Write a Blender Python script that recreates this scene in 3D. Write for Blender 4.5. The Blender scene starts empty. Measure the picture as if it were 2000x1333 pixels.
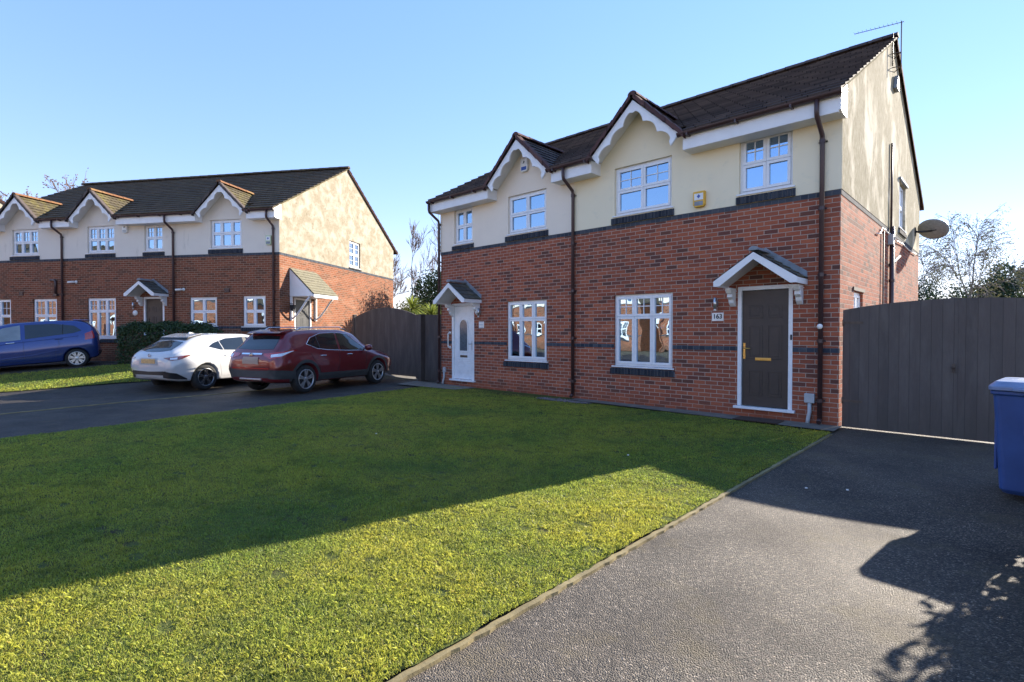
import bpy, bmesh, math, random
import numpy as np
from mathutils import Vector, Matrix, Quaternion
from mathutils.bvhtree import BVHTree
R = math.radians
random.seed(7); np.random.seed(7)
SC = bpy.context.scene
COL = SC.collection

# ------------------------------------------------------------------ helpers
class MB:
    """collects faces; build() links them as ONE mesh object"""
    def __init__(s): s.v = []; s.f = []; s.uv = []; s.m = []; s.sm = []
    def face(s, pts, uvs=None, m=0, sm=False):
        i = len(s.v); s.v += [tuple(p) for p in pts]; s.f.append(tuple(range(i, i + len(pts))))
        if uvs is None:
            a = Vector(pts[0]); n = Vector((0, 0, 0))
            for k in range(1, len(pts) - 1): n += (Vector(pts[k]) - a).cross(Vector(pts[k + 1]) - a)
            if n.length < 1e-12: n = Vector((0, 0, 1))
            n.normalize()
            if abs(n.z) > .8: uvs = [(p[0], p[1]) for p in pts]
            elif abs(n.y) >= abs(n.x): uvs = [(p[0], p[2]) for p in pts]
            else: uvs = [(p[1], p[2]) for p in pts]
        s.uv += [tuple(u) for u in uvs]; s.m.append(m); s.sm.append(sm)
    def box(s, x0, x1, y0, y1, z0, z1, m=0):
        if x0 > x1: x0, x1 = x1, x0
        if y0 > y1: y0, y1 = y1, y0
        if z0 > z1: z0, z1 = z1, z0
        p = [(x0,y0,z0),(x1,y0,z0),(x1,y1,z0),(x0,y1,z0),(x0,y0,z1),(x1,y0,z1),(x1,y1,z1),(x0,y1,z1)]
        for q in ((0,3,2,1),(4,5,6,7),(0,1,5,4),(1,2,6,5),(2,3,7,6),(3,0,4,7)):
            s.face([p[k] for k in q], m=m)
        return s
    def prism(s, poly, axis, a, b, m=0):
        """poly: 2D outline; axis 'x','y' or 'z' is the extrusion axis"""
        def P(u, w, t):
            return {'x': (t, u, w), 'y': (u, t, w), 'z': (u, w, t)}[axis]
        s.face([P(u, w, a) for u, w in poly], m=m); s.face([P(u, w, b) for u, w in reversed(poly)], m=m)
        n = len(poly)
        for i in range(n):
            (u, w), (u2, w2) = poly[i], poly[(i + 1) % n]
            s.face([P(u, w, a), P(u, w, b), P(u2, w2, b), P(u2, w2, a)], m=m)
        return s
    def tube(s, pts, rad, n=8, m=0, caps=True, sm=True):
        pts = [Vector(p) for p in pts]
        rs = rad if isinstance(rad, (list, tuple)) else [rad] * len(pts)
        rings = []; ref = None
        for i, p in enumerate(pts):
            d = (pts[min(i + 1, len(pts) - 1)] - pts[max(i - 1, 0)])
            if d.length < 1e-9: d = Vector((0, 0, 1))
            d.normalize()
            if ref is None: ref = Vector((0, 0, 1)) if abs(d.z) < .9 else Vector((1, 0, 0))
            a = d.cross(ref)
            if a.length < 1e-6: a = d.orthogonal()
            a.normalize(); b = d.cross(a).normalized(); ref = a.cross(d) if True else ref
            rings.append([p + (a * math.cos(2*math.pi*k/n) + b * math.sin(2*math.pi*k/n)) * rs[i] for k in range(n)])
        base = len(s.v)
        for r in rings: s.v += [tuple(q) for q in r]
        for i in range(len(rings) - 1):
            for k in range(n):
                k2 = (k + 1) % n
                s.f.append((base+i*n+k, base+i*n+k2, base+(i+1)*n+k2, base+(i+1)*n+k)); s.m.append(m); s.sm.append(sm)
                s.uv += [(k/n, i), ((k+1)/n, i), ((k+1)/n, i+1), (k/n, i+1)]
        if caps:
            s.face([tuple(q) for q in reversed(rings[0])], m=m); s.face([tuple(q) for q in rings[-1]], m=m)
        return s
    def lathe(s, prof, center, axis='y', n=28, m=0, sm=True, arc=(0, 2*math.pi)):
        """prof: list of (r, t) along axis"""
        c = Vector(center); base = len(s.v)
        full = abs(arc[1] - arc[0] - 2*math.pi) < 1e-6
        cnt = n if full else n + 1
        for r, t in prof:
            for k in range(cnt):
                a = arc[0] + (arc[1]-arc[0]) * k / n
                u, w = r*math.cos(a), r*math.sin(a)
                p = {'x': (t, u, w), 'y': (u, t, w), 'z': (u, w, t)}[axis]
                s.v.append((c.x+p[0], c.y+p[1], c.z+p[2]))
        for i in range(len(prof) - 1):
            for k in range(n):
                k2 = (k + 1) % cnt
                s.f.append((base+i*cnt+k, base+i*cnt+k2, base+(i+1)*cnt+k2, base+(i+1)*cnt+k)); s.m.append(m); s.sm.append(sm)
                s.uv += [(0, 0)] * 4
        return s
    def build(s, name, mats, parent=None, bevel=0, loc=None, fix=True):
        me = bpy.data.meshes.new(name)
        me.from_pydata(s.v, [], s.f)
        uv = me.uv_layers.new(name='UVMap')
        uv.data.foreach_set('uv', np.array(s.uv, dtype=np.float32).ravel())
        if not isinstance(mats, (list, tuple)): mats = [mats]
        for q in mats: me.materials.append(q)
        me.polygons.foreach_set('material_index', s.m)
        me.polygons.foreach_set('use_smooth', s.sm)
        me.update()
        if fix:
            bm = bmesh.new(); bm.from_mesh(me)
            bmesh.ops.remove_doubles(bm, verts=bm.verts, dist=1e-5)
            bmesh.ops.recalc_face_normals(bm, faces=bm.faces)
            bm.to_mesh(me); bm.free()
        o = bpy.data.objects.new(name, me); COL.objects.link(o)
        if parent: o.parent = parent
        if loc: o.location = loc
        if bevel:
            md = o.modifiers.new('b', 'BEVEL'); md.width = bevel; md.segments = 2; md.limit_method = 'ANGLE'
        return o

def tag(o, label=None, cat=None, group=None, kind=None):
    if label: o['label'] = label
    if cat: o['category'] = cat
    if group: o['group'] = group
    if kind: o['kind'] = kind
    return o
def empty(name, loc=(0, 0, 0), rz=0, rot=None):
    o = bpy.data.objects.new(name, None); COL.objects.link(o); o.location = loc
    o.rotation_euler = rot if rot else (0, 0, rz); o.empty_display_size = .2
    return o
def copy_tree(o, parent=None):
    c = o.copy(); COL.objects.link(c)
    if parent:
        c.parent = parent
    for ch in [q for q in bpy.data.objects if q.parent == o]: copy_tree(ch, c)
    return c

# ------------------------------------------------------------------ materials
class NT:
    def __init__(s, name):
        s.mat = bpy.data.materials.new(name); s.mat.use_nodes = True
        s.t = s.mat.node_tree; s.t.nodes.clear()
        s.out = s.n('ShaderNodeOutputMaterial')
        s.b = s.n('ShaderNodeBsdfPrincipled'); s.l(s.b.outputs[0], s.out.inputs[0])
    def n(s, t, **k):
        q = s.t.nodes.new(t)
        for a, b in k.items(): setattr(q, a, b)
        return q
    def l(s, a, b): s.t.links.new(a, b)
    def put(s, sock, v):
        if hasattr(v, 'links') or isinstance(v, bpy.types.NodeSocket): s.l(v, sock)
        else: sock.default_value = v
    def math(s, op, a, b=None, c=None, clamp=False):
        q = s.n('ShaderNodeMath', operation=op); q.use_clamp = clamp
        s.put(q.inputs[0], a)
        if b is not None: s.put(q.inputs[1], b)
        if c is not None: s.put(q.inputs[2], c)
        return q.outputs[0]
    def coord(s, k='Object'): return s.n('ShaderNodeTexCoord').outputs[k]
    def mapping(s, v, scale=(1,1,1), loc=(0,0,0)):
        q = s.n('ShaderNodeMapping'); s.l(v, q.inputs[0]); q.inputs['Scale'].default_value = scale; q.inputs['Location'].default_value = loc
        return q.outputs[0]
    def noise(s, v, scale, detail=4, rough=.55, out='Fac', dist=0):
        q = s.n('ShaderNodeTexNoise'); s.l(v, q.inputs['Vector']); q.inputs['Scale'].default_value = scale
        q.inputs['Detail'].default_value = detail; q.inputs['Roughness'].default_value = rough; q.inputs['Distortion'].default_value = dist
        return q.outputs[out]
    def voro(s, v, scale, feature='F1', out='Distance', rnd=1):
        q = s.n('ShaderNodeTexVoronoi', feature=feature); s.l(v, q.inputs['Vector']); q.inputs['Scale'].default_value = scale
        q.inputs['Randomness'].default_value = rnd
        return q.outputs[out]
    def ramp(s, fac, stops, interp='LINEAR'):
        q = s.n('ShaderNodeValToRGB'); s.l(fac, q.inputs[0]); cr = q.color_ramp; cr.interpolation = interp
        while len(cr.elements) > 1: cr.elements.remove(cr.elements[-1])
        for i, (p, c) in enumerate(stops):
            e = cr.elements[0] if i == 0 else cr.elements.new(p)
            e.position = p; c = (c, c, c) if isinstance(c, (int, float)) else c; e.color = (*c[:3], 1)
        return q.outputs[0]
    def mix(s, f, a, b, blend='MIX'):
        q = s.n('ShaderNodeMix', data_type='RGBA', blend_type=blend)
        s.put(q.inputs[0], f)
        for i, x in ((6, a), (7, b)):
            if isinstance(x, (tuple, list)): x = (*x[:3], 1)
            s.put(q.inputs[i], x)
        return q.outputs[2]
    def bump(s, h, strength=.5, dist=.01, prev=None):
        q = s.n('ShaderNodeBump'); q.inputs['Strength'].default_value = strength; q.inputs['Distance'].default_value = dist
        s.l(h, q.inputs['Height'])
        if prev: s.l(prev, q.inputs['Normal'])
        return q.outputs[0]
    def set(s, col=None, rough=None, normal=None, **k):
        if col is not None: s.put(s.b.inputs['Base Color'], (*col[:3], 1) if isinstance(col, (tuple, list)) else col)
        if rough is not None: s.put(s.b.inputs['Roughness'], rough)
        if normal is not None: s.l(normal, s.b.inputs['Normal'])
        for a, v in k.items(): s.put(s.b.inputs[a.replace('_', ' ')], v)
        return s.mat

def simple(name, col, rough=.5, var=.12, scale=6, bump=.0, metallic=0, bscale=60, coat=0, spec=.5):
    t = NT(name); c = t.coord()
    f = t.noise(c, scale, 4)
    k = t.ramp(f, [(.3, tuple(x*(1-var) for x in col)), (.7, tuple(min(1, x*(1+var)) for x in col))])
    nm = t.bump(t.noise(c, bscale, 3), bump, .004) if bump else None
    t.b.inputs['Metallic'].default_value = metallic; t.b.inputs['Coat Weight'].default_value = coat
    t.b.inputs['Specular IOR Level'].default_value = spec
    rr = t.math('ADD', t.math('MULTIPLY', t.noise(c, scale*2.3, 3), .16), rough-.08)
    return t.set(k, rr, nm)

def brick_mat(name, stops, mortar, bw=.225, bh=.075, m=.011, dirt=(.10,.075,.05), seed=0.0, offs=.5, low=None, salt=None):
    t = NT(name); uv = t.coord('UV'); sp = t.n('ShaderNodeSeparateXYZ'); t.l(uv, sp.inputs[0]); u, v = sp.outputs[0], sp.outputs[1]
    wob = t.noise(uv, 5, 2)
    vv = t.math('ADD', t.math('DIVIDE', v, bh), t.math('MULTIPLY', wob, .05))
    row = t.math('FLOOR', vv); odd = t.math('FLOORED_MODULO', row, 2)
    wr = t.n('ShaderNodeTexWhiteNoise', noise_dimensions='1D'); t.l(t.math('ADD', row, 3.3 + seed), wr.inputs['W'])
    uu = t.math('ADD', t.math('ADD', t.math('DIVIDE', u, bw), t.math('MULTIPLY', odd, offs)), t.math('MULTIPLY', wr.outputs['Value'], .10))
    cell = t.math('FLOOR', uu); fu = t.math('FRACT', uu); fv = t.math('FRACT', vv)
    # half distances to the brick edge, in metres
    du = t.math('MULTIPLY', t.math('MINIMUM', fu, t.math('SUBTRACT', 1, fu)), bw)
    dv = t.math('MULTIPLY', t.math('MINIMUM', fv, t.math('SUBTRACT', 1, fv)), bh)
    d = t.math('MINIMUM', du, dv)
    d = t.math('ADD', d, t.math('MULTIPLY', t.math('SUBTRACT', t.noise(uv, 55, 3), .5), .004))
    mask = t.math('MULTIPLY', t.math('SUBTRACT', d, m*.36), 1/(m*.30), clamp=True)
    cb = t.n('ShaderNodeCombineXYZ'); t.l(cell, cb.inputs[0]); t.l(row, cb.inputs[1]); cb.inputs[2].default_value = seed
    wn = t.n('ShaderNodeTexWhiteNoise', noise_dimensions='3D'); t.l(cb.outputs[0], wn.inputs['Vector'])
    c = t.ramp(wn.outputs['Value'], stops)
    grain = t.noise(uv, 38, 5, .7)
    c = t.mix(t.math('MULTIPLY', grain, .55), c, tuple(x*.45 for x in stops[0][1]), 'MIX')
    big = t.noise(uv, .55, 4, .6)
    c = t.mix(t.ramp(big, [(.42, 0), (.75, .30)]), c, dirt)
    mc = t.mix(t.noise(uv, 3, 4), mortar, tuple(x*.62 for x in mortar))
    if low:   # lower courses tinted, fading upwards in patches
        f = t.math('SUBTRACT', 1, t.math('DIVIDE', v, low[0]), clamp=True)
        f = t.math('MULTIPLY', f, t.ramp(t.noise(uv, 2.2, 5, .65), [(.32, 0), (.6, 1)]), clamp=True)
        c = t.mix(t.math('MULTIPLY', f, .8), c, low[1]); mc = t.mix(t.math('MULTIPLY', f, .9), mc, low[1])
    if salt:
        f = t.ramp(t.noise(t.mapping(uv, (1, 2.2, 1)), 1.1, 5, .62), [(.54, 0), (.72, .40)])
        c = t.mix(f, c, salt)
    col = t.mix(mask, mc, c)
    h = t.math('ADD', mask, t.math('MULTIPLY', grain, .5))
    t.b.inputs['Specular IOR Level'].default_value = .12
    return t.set(col, .92, t.bump(h, .7, .006))

def render_mat(name, base, stain=None, amount=(.5, .7), vert=False, stain2=None, scale=1.4, gritty=.35):
    t = NT(name); uv = t.coord('UV')
    c = t.mix(t.noise(uv, 2.1, 5), base, tuple(x*.90 for x in base))
    if stain:
        mp = t.mapping(uv, (.50, .30, 1) if vert == 2 else (1.0, .28, 1) if vert else (1, 1.15, 1))
        n1 = t.noise(mp, scale*2.1, 8, .66, dist=.35)
        f = t.ramp(n1, [(amount[0], 0), (amount[1], 1)])
        fine = t.noise(t.mapping(uv, (1, .45, 1) if vert else (1, 1, 1)), 14, 6, .75)
        f2 = t.math('MULTIPLY', f, t.ramp(fine, [(.30, .45), (.58, 1)]))
        c = t.mix(t.math('MULTIPLY', f2, .92), c, stain)
        if stain2:
            n2 = t.noise(t.mapping(uv, (1.3, .22, 1) if vert else (1.2, 1, 1), (3.1, 8, 0)), scale*4.3, 7, .7)
            c = t.mix(t.ramp(n2, [(.56, 0), (.70, .75)]), c, stain2)
    t.b.inputs['Specular IOR Level'].default_value = .06
    return t.set(c, .96, t.bump(t.noise(uv, 90, 3, .8), gritty, .004))

M = {}
BR = [(0, (.20, .082, .058)), (.09, (.14, .068, .056)), (.14, (.35, .10, .058)), (.42, (.44, .122, .066)), (.68, (.54, .16, .082)), (.86, (.37, .11, .064)), (.95, (.22, .08, .06)), (1, (.15, .07, .06))]
M['brick'] = brick_mat('red_brick', BR, (.54, .41, .33), dirt=(.20, .085, .06), seed=1.7, low=(.30, (.26, .085, .045)))
M['brick_side'] = brick_mat('red_brick_gable', [(a, tuple(min(1, x*.95) for x in c)) for a, c in BR], (.42, .34, .28), dirt=(.2, .09, .06), seed=4.1, salt=(.50, .36, .28))
BT = [(0, (.15, .065, .040)), (.2, (.25, .090, .050)), (.5, (.34, .115, .060)), (.8, (.29, .092, .048)), (1, (.14, .064, .042))]
M['brick_terrace'] = brick_mat('terrace_brick', BT, (.44, .32, .23), dirt=(.12, .06, .04), seed=9.2, low=(.7, (.05, .045, .035)))
M['brick_terrace_side'] = brick_mat('terrace_gable_brick', [(a, (c[0]*.98, c[1]*1.08, c[2]*1.02)) for a, c in BT], (.42, .32, .25), dirt=(.20, .09, .05), seed=5.2, salt=(.45, .27, .18))
M['blue_brick'] = brick_mat('blue_brick_band', [(0, (.045, .055, .075)), (.5, (.075, .09, .115)), (1, (.11, .12, .14))], (.16, .16, .16), bw=.1125, bh=.0775, offs=0, dirt=(.05, .05, .05), seed=2.4)
M['blue_soldier'] = brick_mat('blue_brick_sill', [(0, (.03, .036, .05)), (.5, (.05, .058, .075)), (1, (.07, .08, .10))], (.11, .11, .11), bw=.075, bh=.5, offs=0, dirt=(.04, .04, .04), seed=3.4)
M['render_yellow'] = render_mat('cream_render', (.90, .795, .575), (.66, .62, .48), (.58, .85))
M['render_pale'] = render_mat('pale_render', (.90, .79, .65), (.7, .64, .53), (.6, .9))
M['render_white'] = render_mat('off_white_render', (.80, .73, .63), (.40, .37, .29), (.62, .80), True)
M['render_gable'] = render_mat('stained_gable_render', (.66, .60, .47), (.20, .175, .11), (.38, .50), 2, (.09, .082, .052), 1.1)
M['render_terrace_gable'] = render_mat('mossy_gable_render', (.41, .37, .30), (.24, .205, .14), (.40, .58), False, (.12, .10, .062), 1.0)
M['upvc'] = simple('white_upvc', (.80, .81, .83), .28, .03, 3)
M['board'] = simple('white_painted_board', (.80, .80, .80), .4, .05, 4)
M['gutter'] = simple('brown_plastic', (.060, .032, .032), .38, .15, 5)
M['reveal'] = simple('window_reveal', (.42, .39, .33), .8)
M['lead'] = simple('lead_flashing', (.22, .25, .28), .5, .2, 9, .1)
M['mortar'] = simple('verge_mortar', (.12, .105, .055), .95, .5, 14, .6, bscale=40, spec=.03)
M['verge'] = simple('brown_verge_board', (.050, .028, .026), .9, .2, 6, spec=.03)
M['door_brown'] = simple('dark_brown_door', (.046, .036, .033), .42, .1, 8, .04)
M['door_dark'] = simple('dark_grey_door', (.045, .045, .045), .4)
M['brass'] = simple('brass', (.62, .43, .14), .3, .1, 20, metallic=.9)
M['steel'] = simple('steel', (.55, .56, .57), .3, .1, 20, metallic=.9)
M['chrome'] = simple('chrome', (.75, .76, .78), .12, .02, 20, metallic=1)
M['black'] = simple('black_plastic', (.015, .015, .017), .5)
M['grey_box'] = simple('grey_plastic', (.42, .44, .45), .5, .08, 8)
M['concrete'] = simple('concrete', (.17, .155, .13), .9, .25, 5, .5, bscale=45)
M['edging'] = simple('mossy_edging', (.22, .175, .085), .95, .35, 6, .7, bscale=40)
M['yellow_box'] = simple('yellow_plastic', (.75, .42, .03), .4)
M['white_plate'] = simple('white_enamel', (.80, .79, .76), .3)
M['blue_label'] = simple('blue_label', (.03, .09, .35), .4)
M['interior'] = simple('room_shade', (.045, .045, .05), .9)
M['rust'] = simple('rusty_steel', (.10, .07, .05), .7, .3, 14)

def glass_mat(name, tint, ior=1.9, rip=.12, tr=(.75, .80, .85)):
    t = NT(name); t.t.nodes.remove(t.b); c = t.coord()
    bmp = t.bump(t.noise(c, 1.6, 2), rip, .02)
    g = t.n('ShaderNodeBsdfGlossy'); g.inputs['Color'].default_value = (*tint, 1); g.inputs['Roughness'].default_value = .01; t.l(bmp, g.inputs['Normal'])
    tr_ = t.n('ShaderNodeBsdfTransparent'); tr_.inputs[0].default_value = (*tr, 1)
    fr = t.n('ShaderNodeFresnel'); fr.inputs['IOR'].default_value = ior; t.l(bmp, fr.inputs['Normal'])
    mx = t.n('ShaderNodeMixShader'); t.l(t.math('ADD', t.math('MULTIPLY', fr.outputs[0], 1.4), .30, clamp=True), mx.inputs[0]); t.l(tr_.outputs[0], mx.inputs[1]); t.l(g.outputs[0], mx.inputs[2])
    t.l(mx.outputs[0], t.out.inputs[0]); return t.mat
M['glass'] = glass_mat('window_glass', (.58, .79, 1), 2.2, tr=(.42, .50, .62))
M['obscure'] = simple('obscured_glass', (.10, .12, .14), .12, .3, 30, .3, spec=1)

def fabric(name, col, tl=.35):
    t = NT(name); t.t.nodes.remove(t.b)
    d = t.n('ShaderNodeBsdfDiffuse'); d.inputs[0].default_value = (*col, 1); q = t.n('ShaderNodeBsdfTranslucent'); q.inputs[0].default_value = (*col, 1)
    mx = t.n('ShaderNodeMixShader'); mx.inputs[0].default_value = tl; t.l(d.outputs[0], mx.inputs[1]); t.l(q.outputs[0], mx.inputs[2]); t.l(mx.outputs[0], t.out.inputs[0]); return t.mat
M['curtain'] = fabric('net_curtain', (.82, .84, .86)); M['blind'] = fabric('blind_slat', (.72, .74, .76), .1)

def tile_mat(name, cols, moss=None, mossf=(.55, .7), gap=.30):
    t = NT(name); uv = t.coord('UV'); sp = t.n('ShaderNodeSeparateXYZ'); t.l(uv, sp.inputs[0]); u, v = sp.outputs[0], sp.outputs[1]
    row = t.math('FLOOR', v); uu = t.math('ADD', t.math('DIVIDE', u, gap), t.math('MULTIPLY', t.math('FLOORED_MODULO', row, 2), .5))
    cell = t.math('FLOOR', uu); fu = t.math('FRACT', uu)
    cb = t.n('ShaderNodeCombineXYZ'); t.l(cell, cb.inputs[0]); t.l(row, cb.inputs[1])
    wn = t.n('ShaderNodeTexWhiteNoise', noise_dimensions='3D'); t.l(cb.outputs[0], wn.inputs['Vector'])
    c = t.ramp(wn.outputs['Value'], [(0, cols[0]), (.5, cols[1]), (1, cols[2])])
    obj = t.coord(); n1 = t.noise(obj, 22, 6, .7)
    c = t.mix(t.math('MULTIPLY', n1, .5), c, tuple(x*.4 for x in cols[0]))
    lich = t.ramp(t.noise(obj, 11, 4, .7), [(.66, 0), (.74, .6)]); c = t.mix(lich, c, (.17, .17, .14))
    if moss:
        f = t.ramp(t.noise(obj, 2.6, 7, .7), [(mossf[0], 0), (mossf[1], 1)]); c = t.mix(t.math('MULTIPLY', f, .9), c, moss)
    e = t.math('MINIMUM', fu, t.math('SUBTRACT', 1, fu)); gm = t.math('MULTIPLY', e, 22, clamp=True)
    c = t.mix(gm, tuple(x*.25 for x in cols[0]), c)
    roll = t.math('SINE', t.math('MULTIPLY', fu, 12.566))
    h = t.math('ADD', gm, t.math('ADD', t.math('MULTIPLY', n1, .35), t.math('MULTIPLY', roll, .5)))
    t.b.inputs['Specular IOR Level'].default_value = .2
    return t.set(c, .85, t.bump(h, .6, .012))
M['tile'] = tile_mat('brown_roof_tile', [(.070, .058, .056), (.105, .084, .078), (.145, .115, .10)])
M['tile_terrace'] = tile_mat('terrace_roof_tile', [(.080, .060, .040), (.12, .090, .060), (.085, .068, .045)], (.13, .11, .05), (.55, .75))
M['tile_moss'] = tile_mat('mossy_dormer_tile', [(.10, .082, .055), (.13, .105, .065), (.085, .07, .045)], (.16, .135, .05), (.46, .62))
M['tile_grey'] = tile_mat('grey_canopy_tile', [(.085, .085, .08), (.12, .12, .11), (.15, .145, .125)], (.17, .16, .09), (.5, .7), .2)
M['tile_red'] = tile_mat('red_ridge_tile', [(.09, .05, .05), (.12, .065, .06), (.15, .08, .07)], None, gap=.42)
M['tile_orange'] = tile_mat('orange_ridge_tile', [(.22, .10, .05), (.27, .13, .06), (.18, .09, .05)], (.26, .18, .07), (.5, .7), gap=.42)

def grass_mat(name, kind):
    t = NT(name); obj = t.coord('Object')
    if kind == 'base':
        n1 = t.noise(obj, .55, 6, .62); n2 = t.noise(obj, 9, 6, .72); n3 = t.noise(obj, 60, 3, .7)
        c = t.ramp(n1, [(.30, (.10, .13, .035)), (.50, (.14, .16, .04)), (.70, (.19, .17, .05))])
        c = t.mix(t.ramp(n2, [(.35, .0), (.62, .75)]), c, (.065, .075, .028))
        c = t.mix(t.ramp(n3, [(.4, .0), (.7, .5)]), c, (.04, .055, .012))
        soil = t.ramp(t.noise(t.mapping(obj, (1, 1.6, 1)), 3.4, 5, .75), [(.55, 0), (.63, .85)])
        c = t.mix(soil, c, (.055, .042, .028))
        t.b.inputs['Specular IOR Level'].default_value = .1
        return t.set(c, .98, t.bump(t.math('ADD', n2, t.math('MULTIPLY', n3, .6)), .9, .03))
    t.t.nodes.remove(t.b)
    at = t.n('ShaderNodeAttribute'); at.attribute_name = 'Col'
    n1 = t.noise(obj, .55, 6, .62)
    n2 = t.noise(obj, 3.3, 5, .7); n3 = t.noise(obj, 1.2, 3, .6)
    c = t.mix(t.ramp(n1, [(.38, 0), (.58, 1)]), t.mix(.35, at.outputs['Color'], (.14, .24, .06)), t.mix(.55, at.outputs['Color'], (.62, .54, .09)))
    c = t.mix(t.ramp(n2, [(.50, 0), (.66, .62)]), c, (.11, .16, .05)); c = t.mix(t.ramp(n3, [(.58, 0), (.74, .35)]), c, (.48, .40, .12))
    d = t.n('ShaderNodeBsdfPrincipled'); t.l(c, d.inputs['Base Color']); d.inputs['Roughness'].default_value = .45; d.inputs['Specular IOR Level'].default_value = .35
    q = t.n('ShaderNodeBsdfTranslucent'); t.l(t.mix(.2, c, (.48, .48, .06)), q.inputs[0])
    mx = t.n('ShaderNodeMixShader'); mx.inputs[0].default_value = .5; t.l(d.outputs[0], mx.inputs[1]); t.l(q.outputs[0], mx.inputs[2]); t.l(mx.outputs[0], t.out.inputs[0])
    return t.mat
M['lawn'] = grass_mat('mossy_lawn', 'base'); M['blade'] = grass_mat('grass_blade', 'blade')

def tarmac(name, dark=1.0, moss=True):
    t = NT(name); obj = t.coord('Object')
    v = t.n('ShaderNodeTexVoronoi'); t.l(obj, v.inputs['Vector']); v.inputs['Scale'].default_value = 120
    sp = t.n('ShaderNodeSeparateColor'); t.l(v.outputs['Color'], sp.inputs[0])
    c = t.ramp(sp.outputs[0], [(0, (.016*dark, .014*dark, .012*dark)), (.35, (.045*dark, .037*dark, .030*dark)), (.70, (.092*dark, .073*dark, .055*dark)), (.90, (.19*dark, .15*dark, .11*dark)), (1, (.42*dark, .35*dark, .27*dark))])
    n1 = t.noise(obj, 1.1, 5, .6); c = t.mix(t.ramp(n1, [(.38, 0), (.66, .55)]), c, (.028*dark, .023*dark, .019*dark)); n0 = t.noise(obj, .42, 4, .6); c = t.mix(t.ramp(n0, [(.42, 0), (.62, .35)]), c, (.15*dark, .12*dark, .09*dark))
    if moss:
        n2 = t.noise(obj, 1.7, 6, .72); c = t.mix(t.ramp(n2, [(.53, 0), (.68, .6)]), c, (.115, .088, .042))
        n4 = t.noise(obj, 30, 3); c = t.mix(t.ramp(n4, [(.56, 0), (.70, .5)]), c, (.020, .017, .014))
    h = t.math('SUBTRACT', 1, t.math('MULTIPLY', v.outputs['Distance'], 1.0))
    n3 = t.noise(obj, 170, 2)
    hh = t.math('ADD', h, t.math('MULTIPLY', n3, .5))
    return t.set(c, t.ramp(n1, [(.3, .58), (.7, .8)]), t.bump(hh, 1.0, .010))
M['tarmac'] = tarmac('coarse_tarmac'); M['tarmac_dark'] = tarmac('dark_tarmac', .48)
M['soil'] = simple('bare_ground', (.10, .085, .05), .95, .4, 2, .8, bscale=25)
M['gravel'] = simple('gravel_stone', (.16, .14, .13), .8, .5, 20, .3)

def wood_mat(name, a, b, plank=.125, axis=0):
    t = NT(name); uv = t.coord('UV'); sp = t.n('ShaderNodeSeparateXYZ'); t.l(uv, sp.inputs[0])
    q = t.math('DIVIDE', sp.outputs[0], plank); cell = t.math('FLOOR', q); fu = t.math('FRACT', q)
    wn = t.n('ShaderNodeTexWhiteNoise', noise_dimensions='1D'); t.l(cell, wn.inputs['W'])
    g = t.noise(t.mapping(uv, (16, 1.1, 1)), 3.2, 7, .65, dist=.5)
    c = t.mix(wn.outputs['Value'], a, b); c = t.mix(t.math('MULTIPLY', g, .55), c, tuple(x*.45 for x in a))
    c = t.mix(t.ramp(t.noise(t.mapping(uv, (2.5, .5, 1)), 1.6, 6, .7), [(.46, 0), (.72, .5)]), c, (.17, .145, .125)); c = t.mix(t.math('MULTIPLY', t.math('SUBTRACT', .6, sp.outputs[1], clamp=True), t.noise(uv, 6, 4)), c, (.05, .05, .035))
    e = t.math('MULTIPLY', t.math('MINIMUM', fu, t.math('SUBTRACT', 1, fu)), 30, clamp=True)
    c = t.mix(e, tuple(x*.62 for x in a), c)
    return t.set(c, .78, t.bump(t.math('ADD', e, t.math('MULTIPLY', g, .4)), .6, .006))
M['gate_wood'] = wood_mat('dark_stained_wood', (.075, .056, .050), (.10, .074, .066))
M['gate_wood_r'] = wood_mat('haze_lifted_stained_wood', (.10, .080, .070), (.125, .100, .088))  # tone lifted to carry lens flare haze in the wood colour

def bark(name, col):
    return simple(name, col, .9, .35, 9, .5, bscale=30)
M['bark'] = bark('grey_bark', (.11, .085, .065)); M['twig'] = bark('brown_twig', (.15, .10, .075)); M['birch'] = bark('birch_bark', (.20, .17, .15))
def leaf_mat(name, c1, c2, tl=.3):
    t = NT(name); t.t.nodes.remove(t.b); g = t.n('ShaderNodeNewGeometry')
    c = t.ramp(g.outputs['Random Per Island'], [(0, c1), (1, c2)])
    d = t.n('ShaderNodeBsdfPrincipled'); t.l(c, d.inputs['Base Color']); d.inputs['Roughness'].default_value = .5
    q = t.n('ShaderNodeBsdfTranslucent'); t.l(c, q.inputs[0])
    mx = t.n('ShaderNodeMixShader'); mx.inputs[0].default_value = tl; t.l(d.outputs[0], mx.inputs[1]); t.l(q.outputs[0], mx.inputs[2]); t.l(mx.outputs[0], t.out.inputs[0]); return t.mat
M['leaf_dark'] = leaf_mat('evergreen_leaf', (.018, .035, .012), (.05, .085, .028))
M['leaf_hedge'] = leaf_mat('hedge_leaf', (.020, .042, .012), (.055, .10, .028))
M['leaf_palm'] = leaf_mat('palm_leaf', (.16, .22, .04), (.34, .38, .09), .45)
M['leaf_brown'] = leaf_mat('dry_leaf', (.22, .12, .07), (.36, .22, .13), .3)
M['leaf_olive'] = leaf_mat('sparse_leaf', (.09, .10, .04), (.2, .18, .08), .4)

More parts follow.
